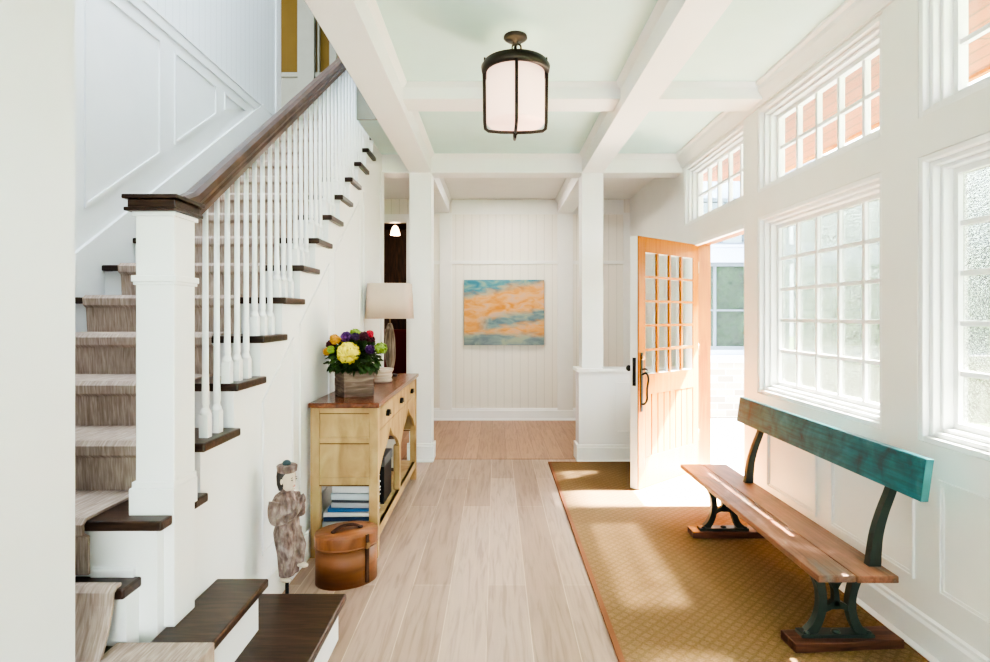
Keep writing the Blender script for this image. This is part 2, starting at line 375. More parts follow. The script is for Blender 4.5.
def tag(o, label=None, cat=None, group=None, kind=None):
    if label: o['label'] = label
    if cat: o['category'] = cat
    if group: o['group'] = group
    if kind: o['kind'] = kind
    return o
def thing(name, label, cat, loc=(0, 0, 0), rz=0, group=None, kind=None):
    o = bpy.data.objects.new(name, None); C.objects.link(o); o.empty_display_size = 0.1
    o.location = loc; o.rotation_euler = (0, 0, rz); return tag(o, label, cat, group, kind)
def struct(name, mb, mat, parent=None, bevel=0):
    o = mb.build(name, mat, parent, bevel=bevel)
    if parent is None: o['kind'] = 'structure'
    return o
def fillet(pts, n=6):
    # catmull-rom smoothing of a list of 3D points
    P = [Vector(p) for p in pts]; out = []
    for i in range(len(P) - 1):
        p0, p1, p2, p3 = P[max(i - 1, 0)], P[i], P[i + 1], P[min(i + 2, len(P) - 1)]
        for k in range(n):
            t = k / n
            out.append(0.5 * ((2 * p1) + (p2 - p0) * t + (2 * p0 - 5 * p1 + 4 * p2 - p3) * t * t + (3 * p1 - p0 - 3 * p2 + p3) * t ** 3))
    out.append(P[-1]); return out

# ---------------------------------------------------------------- camera
F = 575.0
cd = bpy.data.cameras.new('camera'); cam = bpy.data.objects.new('camera', cd); C.objects.link(cam)
H = 1.368
cam.location = (0, 0, H); cam.rotation_euler = (PI / 2, 0, 0)
cd.sensor_width = 36; cd.lens = 36 * F / 990.0; cd.clip_start = 0.05; cd.clip_end = 200
cd.shift_x = -1.0 / 990.0; cd.shift_y = -16.0 / 990.0
bpy.context.scene.camera = cam

# ---------------------------------------------------------------- key dimensions
XR = 1.745; XO = 1.90          # right wall inner / outer face
ZC = 2.87; ZB = 2.70           # ceiling, beam underside
SX = -1.067; NX = -1.037; LX = -2.13   # stair side face, tread nosing plane, left skirt
RISE = 0.182; RUN = 0.264
def noseY(n): return 2.046 + (n - 5) * RUN
YB = 7.5                        # back wall of the hall
LEFTX = -1.12                   # near left wall

# ---------------------------------------------------------------- room shell
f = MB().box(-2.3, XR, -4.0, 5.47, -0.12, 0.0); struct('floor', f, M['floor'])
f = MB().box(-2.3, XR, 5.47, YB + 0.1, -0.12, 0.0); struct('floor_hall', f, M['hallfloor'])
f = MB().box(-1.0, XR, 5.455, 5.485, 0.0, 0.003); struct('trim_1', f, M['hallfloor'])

c = MB().box(-0.81, XR, -4.0, 5.38, ZC, ZC + 0.12).box(SX, -0.81, 4.42, 5.38, ZC, ZC + 0.12)
c.box(-1.2, -0.81, -4.0, 1.53, ZC, ZC + 0.12)
struct('ceiling', c, M['ceil'])
struct('trim_18', MB().box(SX, -0.81, 4.40, 4.42, ZC - 0.005, 3.276), M['shaded_trim'])  # floor edge above the stairs, its shade painted in as grey
c = MB().box(-2.3, XR, 5.38, YB, ZC + 0.01, ZC + 0.13); struct('ceiling_hall', c, M['white'])

def beam_y(n, x0, x1, y0, y1):
    b = MB().box(x0, x1, y0, y1, ZB, ZC)
    k = 0.04
    b.prism([(x1, ZC - k), (x1 + k * 0.8, ZC - 0.008), (x1 + k * 0.8, ZC), (x1, ZC)], 'y', y0, y1)
    b.prism([(x0, ZC), (x0 - k * 0.8, ZC), (x0 - k * 0.8, ZC - 0.008), (x0, ZC - k)], 'y', y0, y1)
    return struct('trim_%d' % n, b, M['trim'])
beam_y(2, -0.81, -0.605, -4.0, 5.38)
beam_y(3, 0.805, 1.003, -4.0, 5.38)
beam_y(4, -0.81, -0.605, 5.59, YB)
beam_y(5, 0.805, 1.003, 5.59, YB)
b = MB().box(SX, XR, 5.38, 5.59, ZB, ZC)
b.prism([(5.38, ZC - 0.04), (5.345, ZC - 0.008), (5.345, ZC), (5.38, ZC)], 'x', -0.605, XR)
struct('trim_6', b, M['trim'])
b = MB()
for x0, x1 in ((-0.605, 0.805), (1.003, XR)):
    b.box(x0, x1, 3.72, 3.95, 2.766, ZC).box(x0, x1, 1.2, 1.43, 2.766, ZC)
    for yy in (3.72, 1.2): b.prism([(yy, ZC - 0.03), (yy - 0.025, ZC - 0.006), (yy - 0.025, ZC), (yy, ZC)], 'x', x0, x1)
struct('trim_7', b, M['trim'])
# crown along the right wall
b = MB().prism([(XR, 2.745), (XR - 0.012, 2.745), (XR - 0.02, 2.77), (XR - 0.05, 2.82), (XR - 0.055, 2.845), (XR - 0.075, 2.855), (XR - 0.075, ZC), (XR, ZC)], 'y', -4.0, 5.38)
struct('trim_8', b, M['trim'])

# right wall with openings
BAYS = [(4.046, 5.09, 5.328), (2.60, 3.837, 3.837), (1.15, 2.38, 2.38)]
w = MB()
ybr = [-4.0, 1.15, 2.38, 2.60, 3.837, 4.046, 5.09, 5.328, YB + 0.1]
def solid(yc, zc):
    if 4.046 < yc < 5.09 and zc < 2.0: return False
    for (a, b_, c_) in BAYS:
        if a < yc < c_ and 2.18 < zc < 2.735: return False
    for (a, b_) in ((2.60, 3.837), (1.15, 2.38)):
        if a < yc < b_ and 0.85 < zc < 2.018: return False
    return True
zbr = [0, 0.85, 2.0, 2.018, 2.18, 2.735, ZC + 0.12]
for i in range(len(ybr) - 1):
    k = 0
    while k < len(zbr) - 1:
        if solid((ybr[i] + ybr[i + 1]) / 2, (zbr[k] + zbr[k + 1]) / 2):
            j = k
            while j + 1 < len(zbr) - 1 and solid((ybr[i] + ybr[i + 1]) / 2, (zbr[j + 1] + zbr[j + 2]) / 2): j += 1
            w.box(XR, XO, ybr[i], ybr[i + 1], zbr[k], zbr[j + 1]); k = j + 1
        else: k += 1
def panel_x(mb, x, y0, y1, z0, z1, s=-1):
    # applied panel moulding on a face at x
    for a, d in ((0.0, 0.010), (0.012, 0.005)):
        xx = sorted((x, x + s * d))
        mb.ring('x', (y0 + a, y1 - a, z0 + a, z1 - a), (y0 + a + 0.012, y1 - a - 0.012, z0 + a + 0.012, z1 - a - 0.012), xx[0], xx[1])
for (a, b_) in ((0.2, 0.95), (1.08, 1.62), (1.75, 2.26), (2.395, 2.99), (3.126, 3.69)): panel_x(w, XR, a, b_, 0.27, 0.72)
struct('wall_right', w, M['white'])
bb = MB()
for (a, b_) in ((-4.0, 4.046), (5.20, YB)):
    bb.prism([(XR, 0), (XR - 0.045, 0), (XR - 0.042, 0.012), (XR - 0.022, 0.022), (XR - 0.02, 0.12), (XR - 0.012, 0.132), (XR - 0.012, 0.145), (XR, 0.152)], 'y', a, b_)
struct('baseboard_right', bb, M['trim'])

# windows in the right wall
def make_window(n, y0, y1, z0, z1, cols, rows, glass, bot=0.0):
    r = thing('window_%d' % n, None, None, (XR, (y0 + y1) / 2, z0), kind='structure'); off = r.location
    fr = MB()
    steps = [(0.0, 0.024, 0.003), (0.024, 0.044, 0.030), (0.044, 0.060, 0.060)]
    for a, b_, xi in steps:
        fr.ring('x', (y0 + a, y1 - a, z0 + a, z1 - a), (y0 + b_, y1 - b_, z0 + b_, z1 - b_), XR + xi, XO)
    fr.build('window_frame', M['trim'], r, off, 0.004)
    g0, g1, h0, h1 = y0 + 0.06, y1 - 0.06, z0 + 0.06, z1 - 0.06
    sa = MB(); sw = 0.024
    sa.ring('x', (g0, g1, h0, h1), (g0 + sw, g1 - sw, h0 + sw + bot, h1 - sw), 1.846, 1.886)
    a0, a1, b0, b1 = g0 + sw, g1 - sw, h0 + sw + bot, h1 - sw
    for i in range(1, cols):
        y = a0 + (a1 - a0) * i / cols; sa.box(1.852, 1.882, y - 0.011, y + 0.011, b0, b1)
    for i in range(1, rows):
        z = b0 + (b1 - b0) * i / rows; sa.box(1.854, 1.880, a0, a1, z - 0.010, z + 0.010)
    sa.build('sash', M['trim'], r, off)
    MB().box(1.866, 1.870, a0, a1, b0, b1).build('pane', M[glass], r, off)
make_window(1, 2.60, 3.837, 0.85, 2.018, 5, 5, 'ripple')
make_window(2, 1.15, 2.38, 0.85, 2.018, 5, 5, 'ripple')
make_window(3, 4.046, 5.328, 2.18, 2.735, 5, 2, 'glass')
make_window(4, 2.60, 3.837, 2.18, 2.735, 5, 2, 'glass')
make_window(5, 1.15, 2.38, 2.18, 2.735, 5, 2, 'glass')

# door frame
df = MB().box(1.775, 1.89, 5.062, 5.09, 0, 2.0).box(1.782, 1.89, 4.046, 4.09, 0, 2.0)
struct('trim_9', df.box(1.775, 1.89, 4.09, 5.062, 1.985, 2.0), M['doorwood'])
dt = MB().box(XR - 0.006, 1.775, 5.066, 5.09, 0, 2.0).box(XR - 0.012, 1.775, 4.046, 5.066, 1.975, 2.006).box(XR, XO, 4.15, 5.06, -0.01, 0.012)
struct('trim_10', dt, M['trim'])

# hall: back wall with doorway on its left, left wall, pony wall, columns
w = MB().box(-1.166, XR, YB, YB + 0.1, 0, ZC + 0.12).box(-2.0, -1.166, YB, YB + 0.1, 2.58, ZC + 0.12).box(-2.3, -2.0, YB, YB + 0.1, 0, ZC + 0.12)
struct('wall_back', w, M['bead_x'])
t = MB()
for (a, b_) in ((-0.735, -0.575), (0.80, 1.003), (1.66, XR)): t.box(a, b_, YB - 0.016, YB, 0.02, ZB)
for (a, b_) in ((-0.575, 0.80), (1.003, 1.66), (-1.05, -0.735)):
    t.box(a, b_, YB - 0.014, YB, 2.03, 2.075); t.box(a, b_, YB - 0.014, YB, ZB - 0.02, ZC)
struct('trim_11', t, M['white'])
bb = MB()
def base_y(mb, x0, x1, y, h=0.155):
    mb.prism([(y, 0), (y - 0.04, 0), (y - 0.036, 0.014), (y - 0.022, 0.022), (y - 0.02, h - 0.03), (y - 0.01, h - 0.018), (y - 0.01, h - 0.006), (y, h)], 'x', x0, x1)
base_y(bb, -1.05, XR, YB - 0.0)
struct('baseboard_back', bb, M['trim'])
t = MB().ring('y', (-2.1, -1.06, -0.1, 2.68), (-2.0, -1.166, -0.1, 2.58), YB - 0.02, YB)
t.v = [(x, y, max(z, 0)) for x, y, z in t.v]
struct('trim_12', t, M['trim'])
struct('wall_hall_left', MB().box(-2.4, -2.3, 5.42, YB + 0.1, 0, ZC + 0.12), M['white'])

t = MB().box(-0.81, -0.605, 5.38, 5.59, 0, ZB)
for (a, b_, y) in ((-0.83, -0.585, 5.38),): base_y(t, a, b_, y, 0.17)
t.box(-0.60, -0.585, 5.38, 5.59, 0, 0.15).box(-0.83, -0.81, 5.38, 5.59, 0, 0.15)
struct('trim_13', t, M['trim'])
t = MB().box(0.805, 1.003, 5.38, 5.59, 0, ZB)
struct('trim_14', t, M['trim'])
t = MB().box(0.775, XR, 5.365, 5.38, 0, 0.84).box(0.775, 0.805, 5.38, 5.59, 0, 0.84).box(1.003, XR, 5.38, 5.55, 0, 0.84)
t.box(0.75, XR, 5.34, 5.38, 0.84, 0.868).box(0.75, 0.805, 5.38, 5.61, 0.84, 0.868).box(1.003, XR, 5.38, 5.57, 0.84, 0.868)
base_y(t, 0.755, XR, 5.365, 0.16); t.box(0.755, 0.775, 5.365, 5.59, 0, 0.15)
t.ring('y', (1.12, 1.62, 0.27, 0.74), (1.135, 1.605, 0.285, 0.725), 5.355, 5.365)
struct('wall_pony', t, M['trim'])

# dark room beyond the doorway
w = MB().box(-2.6, -0.6, 10.0, 10.1, 0, 2.85).box(-2.7, -2.6, YB + 0.1, 10.1, 0, 2.85).box(-0.7, -0.6, YB + 0.1, 10.0, 0, 2.85).box(-2.7, -0.6, YB + 0.1, 10.1, 2.85, 2.95)
struct('wall_dark_room', w, M['darkwood'])
struct('floor_dark_room', MB().box(-2.7, -0.6, YB + 0.1, 10.1, -0.1, 0), M['darkwood'])

# near left wall and stairwell walls
struct('wall_left', MB().box(LEFTX - 0.10, LEFTX, -4.0, 1.53, 0, 5.4), M['coolwhite'])
WX = -2.15
w = MB().box(WX - 0.12, WX, -1.5, 5.72, 0, 3.20); struct('wall_stair', w, M['coolwhite'])
w = MB().box(WX - 0.12, WX, -1.5, 5.72, 3.29, 5.6); struct('wall_stair_upper', w, M['bead_y'])
t = MB().box(WX - 0.12, WX + 0.014, -1.5, 5.72, 3.20, 3.29).box(WX - 0.12, WX + 0.022, -1.5, 5.72, 3.27, 3.285)
t.box(WX, WX + 0.012, 5.60, 5.72, 3.29, 5.6)
# mouldings of the panels on the stair wall
def slope_z(y): return RISE * 5 + (y - 2.046) * RISE / RUN
def sloped_panel(mb, y0, y1, ztop, lift, x=WX, s=1, wd=0.016, dp=0.010, low=None):
    xa, xb = sorted((x, x + s * dp))
    def q(y, sh): return max(slope_z(y) + lift, low if low is not None else -9) + sh
    if q(y1, 0) >= ztop - 0.03: y1c = y1
    pts_o = [(y0, q(y0, 0)), (y1, q(y1, 0)), (y1, ztop), (y0, ztop)]
    k = wd * 1.25
    pts_i = [(y0 + wd, q(y0 + wd, k)), (y1 - wd, q(y1 - wd, k)), (y1 - wd, ztop - wd), (y0 + wd, ztop - wd)]
    for i in range(4):
        j = (i + 1) % 4
        mb.prism([pts_o[i], pts_o[j], pts_i[j], pts_i[i]], 'x', xa, xb)
for (a, b_) in ((2.25, 2.86), (3.0, 3.68), (3.84, 4.415)): sloped_panel(t, a, b_, 3.13, 0.36)
y0, y1 = 4.545, 4.95
tri = [(y0, slope_z(y0) + 0.36), (y1, 3.13), (y0, 3.13)]
tri_i = [(y0 + 0.014, slope_z(y0 + 0.014) + 0.385), (y1 - 0.03, 3.116), (y0 + 0.014, 3.116)]
for i in range(3): t.prism([tri[i], tri[(i + 1) % 3], tri_i[(i + 1) % 3], tri_i[i]], 'x', WX, WX + 0.010)
# sloped skirt board
t.prism([(1.6, slope_z(1.6) - 0.3), (5.45, slope_z(5.45) - 0.3), (5.45, 3.25), (5.28, slope_z(5.28) + 0.17), (1.6, slope_z(1.6) + 0.17)], 'x', WX, WX + 0.02)
struct('trim_15', t, M['coolwhite'])
struct('wall_stair_rear', MB().box(-2.27, LEFTX - 0.10, -1.6, -1.5, 0, 5.45), M['coolwhite'])
# upper hall
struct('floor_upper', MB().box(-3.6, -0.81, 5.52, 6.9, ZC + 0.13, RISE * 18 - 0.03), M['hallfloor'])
w = MB().box(-3.6, -0.81, 6.74, 6.86, 3.25, 5.4); struct('wall_upper_hall', w, M['mustard'])
t = MB().box(-3.6, -0.81, 6.71, 6.74, 3.25, 4.14).box(-3.6, -0.81, 6.685, 6.74, 4.14, 4.19)
t.box(-2.30, -2.11, 6.66, 6.74, 3.25, 5.4).box(-2.08, -2.06, 6.70, 6.74, 4.19, 5.4)
t.box(-1.93, -1.85, 6.66, 6.74, 3.25, 5.4)
struct('trim_16', t, M['shaded_trim'])
struct('wall_upper_right', MB().box(-0.81, -0.70, -4.0, 6.9, ZC + 0.125, 5.4), M['coolwhite'])
struct('ceiling_upper', MB().box(-3.7, -0.6, -4.0, 6.95, 5.45, 5.55), M['coolwhite'])

# ---------------------------------------------------------------- staircase
st = thing('staircase', 'white staircase with dark wood treads, square newel post and slim white balusters', 'staircase', (-1.6, 1.7, 0)); so = st.location
NS = 18
prof = [(1.75, 0.0), (1.75, RISE * 3 - 0.032), (noseY(4) + 0.03, RISE * 3 - 0.032)]
for n in range(4, NS + 1):
    y = noseY(n) + 0.03
    prof.append((y, RISE * n - 0.032))
    if n < NS: prof.append((noseY(n + 1) + 0.03, RISE * n - 0.032))
prof += [(5.50, RISE * NS - 0.032), (5.50, 2.6), (5.42, 2.6), (5.42, 0.0)]
# drop the wrong order duplicates: the profile climbs riser by riser
prof = [(1.75, 0.0), (1.75, RISE * 3 - 0.032)]
for n in range(4, NS + 1):
    y = noseY(n) + 0.03
    prof += [(y, RISE * (n - 1) - 0.032), (y, RISE * n - 0.032)]
prof += [(5.52, RISE * NS - 0.032), (5.52, ZC), (5.42, ZC), (5.42, 0.0)]
ca = MB()
# carcass as one column per run so that the side stays planar
ca.box(LX, -1.125, 1.75, noseY(4) + 0.03, 0, RISE * 3 - 0.032)
for n in range(4, NS + 1):
    a = noseY(n) + 0.03; b_ = noseY(n + 1) + 0.03 if n < NS else 5.52
    if a >= 5.42: ca.box(LX, SX, a, b_, 2.9, RISE * n - 0.032); continue
    ca.box(LX, SX, a, min(b_, 5.42), 0, RISE * n - 0.032)
    ca.box(LX + 0.05, SX + 0.006, a - 0.012, a, RISE * n - 0.05, RISE * n - 0.032)    # scotia under the nosing
# panel mouldings on the side face
def low_panel(mb, y0, y1, z0, lift):
    x = SX; xa, xb = x, x + 0.008; wd = 0.014; k = 0.018
    q = lambda y: slope_z(y) - lift
    o = [(y0, z0), (y1, z0), (y1, min(q(y1), 2.5)), (y0, min(q(y0), 2.5))]
    i_ = [(y0 + wd, z0 + wd), (y1 - wd, z0 + wd), (y1 - wd, min(q(y1 - wd), 2.5) - k), (y0 + wd, min(q(y0 + wd), 2.5) - k)]
    for a in range(4):
        b2 = (a + 1) % 4; mb.prism([o[a], o[b2], i_[b2], i_[a]], 'x', xa, xb)
for (a, b_) in ((2.62, 3.02), (3.12, 3.67), (3.78, 4.5), (4.62, 5.3)): low_panel(ca, a, b_, 0.27, 0.33)
ca.prism([(2.56, 0.0), (2.56, 0.15), (5.42, 0.15), (5.42, 0.0)], 'x', SX, SX + 0.016)
ca.build('stringer', M['trim'], st, so)
# casing at the far end of the side wall
struct('trim_17', MB().box(SX, SX + 0.012, 5.33, 5.42, 0, ZB), M['trim'])
# lower bullnose steps
b1 = MB().box(SX, -0.665, 1.25, 2.425, 0, RISE - 0.032)
b1.box(-2.0, SX, 1.25, 1.75, 0, RISE - 0.032)
b1.build('lower_riser', M['trim'], st, so)
b2 = MB().box(SX, -0.895, 1.25, 2.165, RISE - 0.0, 2 * RISE - 0.032).box(-2.0, SX, 1.25, 1.75, RISE, 2 * RISE - 0.032)
b2.build('lower_riser', M['trim'], st, so)
MB().box(SX, -0.636, 1.22, 2.453, RISE - 0.032, RISE).build('tread', M['tread'], st, so, 0.007)
MB().prism([(-2.0, 1.22), (-0.866, 1.22), (-0.866, 2.195), (SX + 0.002, 2.195), (SX + 0.002, 1.75), (-2.0, 1.75)], 'z', 2 * RISE - 0.032, 2 * RISE).build('tread', M['tread'], st, so, 0.007)
for n in range(3, NS + 1):
    y = noseY(n) if n > 3 else 1.72
    y2 = (noseY(n + 1) + 0.03) if n < NS else 5.52
    xr = -1.115 if n == 3 else NX
    poly = [(LX, y), (xr, y), (xr, y2), (LX, y2)]
    if n == 4: poly = [(LX, y), (xr, y), (xr, 1.846), (-1.10, 1.846), (-1.10, 1.985), (xr, 1.985), (xr, y2), (LX, y2)]
    m = MB().prism(poly, 'z', RISE * n - 0.032, RISE * n)
    m.build('tread', M['tread'], st, so, 0.006)
MB().prism([(1.80, 0.546), (1.80, 0.566), (1.805, 0.574), (1.812, 0.576), (1.812, 0.546)], 'x', -1.27, -1.135).build('base_moulding', M['trim'], st, so)
# newel post
px0, px1, py0, py1 = -1.158, -1.034, 1.848, 1.975
nw = MB().box(px0, px1, py0, py1, 2 * RISE, 1.70)
npost = nw.build('newel_post', M['trim'], st, so, 0.003)
for nm_, pcs in (('post_plinth', ((0.014, 0.006, 4 * RISE, 4 * RISE + 0.085), (0.008, 0.004, 4 * RISE + 0.085, 4 * RISE + 0.105))),
                 ('collar', ((0.006, 0.006, 1.465, 1.475), (0.010, 0.010, 1.475, 1.495))), ('cap_moulding', ((0.008, 0.008, 1.685, 1.70),))):
    pl = MB()
    for a, b_, z0_, z1_ in pcs: pl.box(px0 - a, px1 + b_, py0 - a, py1 + b_, z0_, z1_)
    pl.build(nm_, M['trim'], npost, (0, 0, 0), 0.002)
cp = MB().box(px0 - 0.024, px1 + 0.02, py0 - 0.026, py1 + 0.02, 1.70, 1.712).box(px0 - 0.016, px1 + 0.012, py0 - 0.018, py1 + 0.012, 1.712, 1.738)
cp.box(px0 - 0.028, px1 + 0.024, py0 - 0.03, py1 + 0.024, 1.738, 1.752)
cp.build('newel_cap', M['tread'], npost, (0, 0, 0), 0.003)
npost.matrix_world  # keep
# the post's children share the stair origin
for ch in npost.children:
    ch.location = (-so.x, -so.y, -so.z)
# handrail
RX = -1.09
def railz(y): return slope_z(y) + 0.80
sec = [(-0.030, 0.0), (0.030, 0.0), (0.034, 0.022), (0.028, 0.032), (0.036, 0.048), (0.030, 0.068), (0.014, 0.078), (-0.014, 0.078), (-0.030, 0.068), (-0.036, 0.048), (-0.028, 0.032), (-0.034, 0.022)]
ys = [1.985, 2.05] + [2.1 + 0.3 * k for k in range(12)]
hv = []; hf = []
for i, y in enumerate(ys):
    z = 1.70 if i == 0 else (max(1.705, railz(y)) if i == 1 else railz(y))
    for (u, v) in sec: hv.append((RX + u, y, z + v * (1.0 if i == 0 else 1.2)))
k = len(sec)
for i in range(len(ys) - 1):
    for j in range(k): hf.append((i * k + j, i * k + (j + 1) % k, (i + 1) * k + (j + 1) % k, (i + 1) * k + j))
hf.append(tuple(range(k))); hf.append(tuple((len(ys) - 1) * k + j for j in range(k)))
MB().add(hv, hf).build('handrail', M['rail'], st, so, 0)
# balusters
def baluster(y, zb, zt):
    m = MB(); h = 0.0165; bh = 0.085
    x = RX
    m.box(x - h, x + h, y - h, y + h, zb, zb + bh)
    m.lathe([(h * 1.25, zb + bh), (h * 1.05, zb + bh + 0.012), (0.0125, zb + bh + 0.024), (0.0115, zb + bh + 0.03), (0.0145, zb + bh + 0.038),
             (0.0135, zb + bh + 0.06), (0.0115, zb + bh + 0.16), (0.0095, zt)], x, y, 10)
    return m
yb = 2.157
while yb < 5.2:
    n = 5 + int((yb - 2.046 - 0.03) / RUN + 1e-6)
    if yb > noseY(n + 1) + 0.012: n += 1
    baluster(yb, RISE * n, railz(yb) + 0.012).build('baluster', M['trim'], st, so)
    yb += 0.088

# stair runner
def runner_strip(name_pts, x0, x1, th):
    # name_pts: list of (y, z) of the walking line, offset outward by th
    P = [Vector(p) for p in name_pts]; out = []
    for i, p in enumerate(P):
        a = P[max(i - 1, 0)]; b = P[min(i + 1, len(P) - 1)]
        d = (b - a).normalized(); out.append(p + Vector((-d.y, d.x)) * th)
    m = MB()
    for i in range(len(P) - 1):
        m.prism([P[i], P[i + 1], out[i + 1], out[i]], 'x', x0, x1, smooth=False)
    return m
pts = [(noseY(4) + 0.018, RISE * 3 + 0.012)]
for n in range(4, 18):
    y = noseY(n); z = RISE * n
    pts += [(y + 0.016, z - 0.05), (y - 0.006, z - 0.034), (y - 0.008, z - 0.008), (y + 0.004, z + 0.002), (y + 0.03, z + 0.002), (noseY(n + 1) + 0.02, z + 0.002), (noseY(n + 1) + 0.026, z + 0.01)]
y = noseY(18); z = RISE * 18
pts += [(y + 0.016, z - 0.05), (y - 0.006, z - 0.034), (y - 0.008, z - 0.008), (y + 0.004, z + 0.002)]
rn = runner_strip(pts, -2.03, -1.27, 0.009).build('stair_runner', M['carpet'])
tag(rn, 'taupe striated carpet runner climbing the middle of the dark treads', 'carpet')
pts = [(1.655, 2 * RISE + 0.004), (1.668, 2 * RISE + 0.03), (1.69, 3 * RISE - 0.10), (1.708, 3 * RISE - 0.04), (1.712, 3 * RISE - 0.006), (1.724, 3 * RISE + 0.002), (1.742, 3 * RISE + 0.002)]
lr = runner_strip(pts, -2.03, -1.135, 0.010).build('stair_runner', M['carpet'])
tag(lr, 'short taupe carpet piece hanging over the low step beside the near left wall', 'carpet')
m = MB().box(-1.98, -0.86, 1.25, 1.65, 2 * RISE + 0.001, 2 * RISE + 0.012)
m.box(-0.866, -0.853, 1.25, 1.65, RISE + 0.004, 2 * RISE + 0.012)
m.box(-1.15, -0.86, 1.65, 1.745, 2 * RISE + 0.001, 2 * RISE + 0.012).box(-0.866, -0.853, 1.65, 1.745, RISE + 0.004, 2 * RISE + 0.012)
la = m.build('landing_carpet', M['carpet'], bevel=0.004)
tag(la, 'taupe carpet lying flat on the landing and turning over its edge', 'carpet')

# ---------------------------------------------------------------- rug
rg = thing('sisal_rug', 'large golden brown sisal rug with thin rust binding under the bench', 'rug', (1.09, 3.2, 0))
ro = rg.location
MB().box(0.505, 1.695, 0.9, 5.30, 0.0, 0.010).build('weave', M['rug'], rg, ro)
MB().ring('z', (0.483, 1.698, 0.88, 5.322), (0.507, 1.693, 0.9, 5.30), 0.0, 0.011).build('binding', M['rugedge'], rg, ro)

# ---------------------------------------------------------------- bench
bn = thing('bench', 'long low plank bench with a teal back board and cast iron legs', 'bench', (1.43, 3.0, 0.011)); bo = bn.location
s_ = MB().box(1.275, 1.425, 2.275, 3.985, 0.308, 0.336).box(1.428, 1.592, 2.27, 3.98, 0.308, 0.336)
s_.build('seat', M['benchseat'], bn, bo, 0.004)
br = MB()
br.prism([(1.571, 0.675), (1.600, 0.675), (1.622, 0.833), (1.593, 0.833)], 'y', 2.13, 3.76)
bk = br.build('backrest', M['benchback'], bn, bo, 0.004)
MB().prism([(1.5715, 0.676), (1.5995, 0.676), (1.6215, 0.832), (1.5935, 0.832)], 'y', 2.1275, 2.1305).build('end_grain', M['tealedge'], bk, (0, 0, 0)).location = (-bo.x, -bo.y, -bo.z)
def leg_frame(Y):
    m = MB(); a, b_ = Y - 0.017, Y + 0.017
    z0 = 0.048
    fl = [(1.285, z0 + 0.008, .020), (1.312, 0.085, .018), (1.334, 0.135, .0165), (1.342, 0.19, .0165), (1.336, 0.25, .017), (1.318, 0.306, .022)]
    rl = [(1.512, z0 + 0.008, .020), (1.486, 0.085, .0175), (1.466, 0.135, .016), (1.462, 0.19, .0155), (1.472, 0.245, .0155), (1.492, 0.306, .020)]
    m.ribbon([tuple(p) for p in [(v.x, v.y, v.z) for v in fillet(fl, 4)]], a, b_)
    m.ribbon([(v.x, v.y, v.z) for v in fillet(rl, 4)], a, b_)
    m.ribbon([(v.x, v.y, v.z) for v in fillet([(1.34, 0.150, .010), (1.375, 0.170, .012), (1.402, 0.176, .017), (1.43, 0.170, .012), (1.466, 0.150, .010)], 4)], a + .003, b_ - .003)
    m.ribbon([(1.402, 0.17, .013), (1.400, 0.215, .010), (1.396, 0.25, .009)], a + .003, b_ - .003)
    m.ribbon([(v.x, v.y, v.z) for v in fillet([(1.396, 0.245, .010), (1.385, 0.27, .011), (1.365, 0.285, .011), (1.335, 0.295, .012)], 3)], a + .003, b_ - .003)
    m.ribbon([(v.x, v.y, v.z) for v in fillet([(1.396, 0.245, .010), (1.408, 0.27, .011), (1.425, 0.285, .010), (1.44, 0.296, .010)], 3)], a + .003, b_ - .003)
    m.box(1.30, 1.575, a, b_, 0.294, 0.308)
    m.box(1.250, 1.548, Y - 0.028, Y + 0.028, 0.048, 0.062)
    m.lathe([(0.018, 0.062), (0.016, 0.07), (0.008, 0.074), (0.0, 0.074)], 1.40, Y - 0.005, 12)
    m.lathe([(0.014, 0.062), (0.010, 0.07), (0.0, 0.072)], 1.275, Y - 0.014, 10)
    m.lathe([(0.014, 0.062), (0.010, 0.07), (0.0, 0.072)], 1.53, Y - 0.014, 10)
    # back support, behind the seat plank and up the back board
    sup = [(1.530, 0.296, .018), (1.554, 0.335, .024), (1.560, 0.39, .022), (1.571, 0.47, .019), (1.595, 0.555, .0165), (1.627, 0.64, .015), (1.6435, 0.70, .0145), (1.6545, 0.80, .013)]
    m.ribbon([(v.x, v.y, v.z) for v in fillet(sup, 5)], a, b_)
    return m
for Y in (2.375, 3.545):
    fr = leg_frame(Y).build('leg_frame', M['greeniron'], bn, bo)
for Y, yaw in ((2.375, 0.07), (3.545, 0.0)):
    mt = Matrix.Translation((1.427, Y, 0)) @ Matrix.Rotation(yaw, 4, 'Z')
    MB().box(-0.23, 0.23, -0.055, 0.055, 0.011, 0.048, mt).build('foot_board', M['footwood'], bn, bo, 0.004)

# ---------------------------------------------------------------- front door (open)
ang = math.atan2(-0.60, -0.675)
dr = thing('door_1', 'open front door with orange wood face, twenty glass lights and grooved lower panel', 'door', (1.775, 5.045, 0.016), ang, kind='structure')
W_ = 0.90; T0, T1 = -0.075, 0.0; HD = 1.966
def dframe(y0, y1, grow=0):
    m = MB()
    m.box(0, 0.085, y0, y1, 0, HD).box(0.805, W_, y0, y1, 0, HD)
    m.box(0.085, 0.805, y0, y1, 1.845, HD).box(0.085, 0.805, y0, y1, 0.725, 0.885).box(0.085, 0.805, y0, y1, 0, 0.235)
    return m
core = dframe(T0, -0.010); core.box(0.085, 0.805, -0.052, -0.020, 0.235, 0.725)
core.build('door_core', M['trim'], dr)
dframe(-0.010, T1).build('exterior_face', M['doorwood'], dr, (0, 0, 0), 0.002)
gp = MB(); nb = 8
for i in range(nb):
    a = 0.09 + (0.80 - 0.09) * i / nb; b_ = 0.09 + (0.80 - 0.09) * (i + 1) / nb
    gp.box(a + 0.006, b_ - 0.006, -0.019, -0.006, 0.236, 0.724)
gp.build('grooved_panel', M['doorwood'], dr, (0, 0, 0), 0.001)
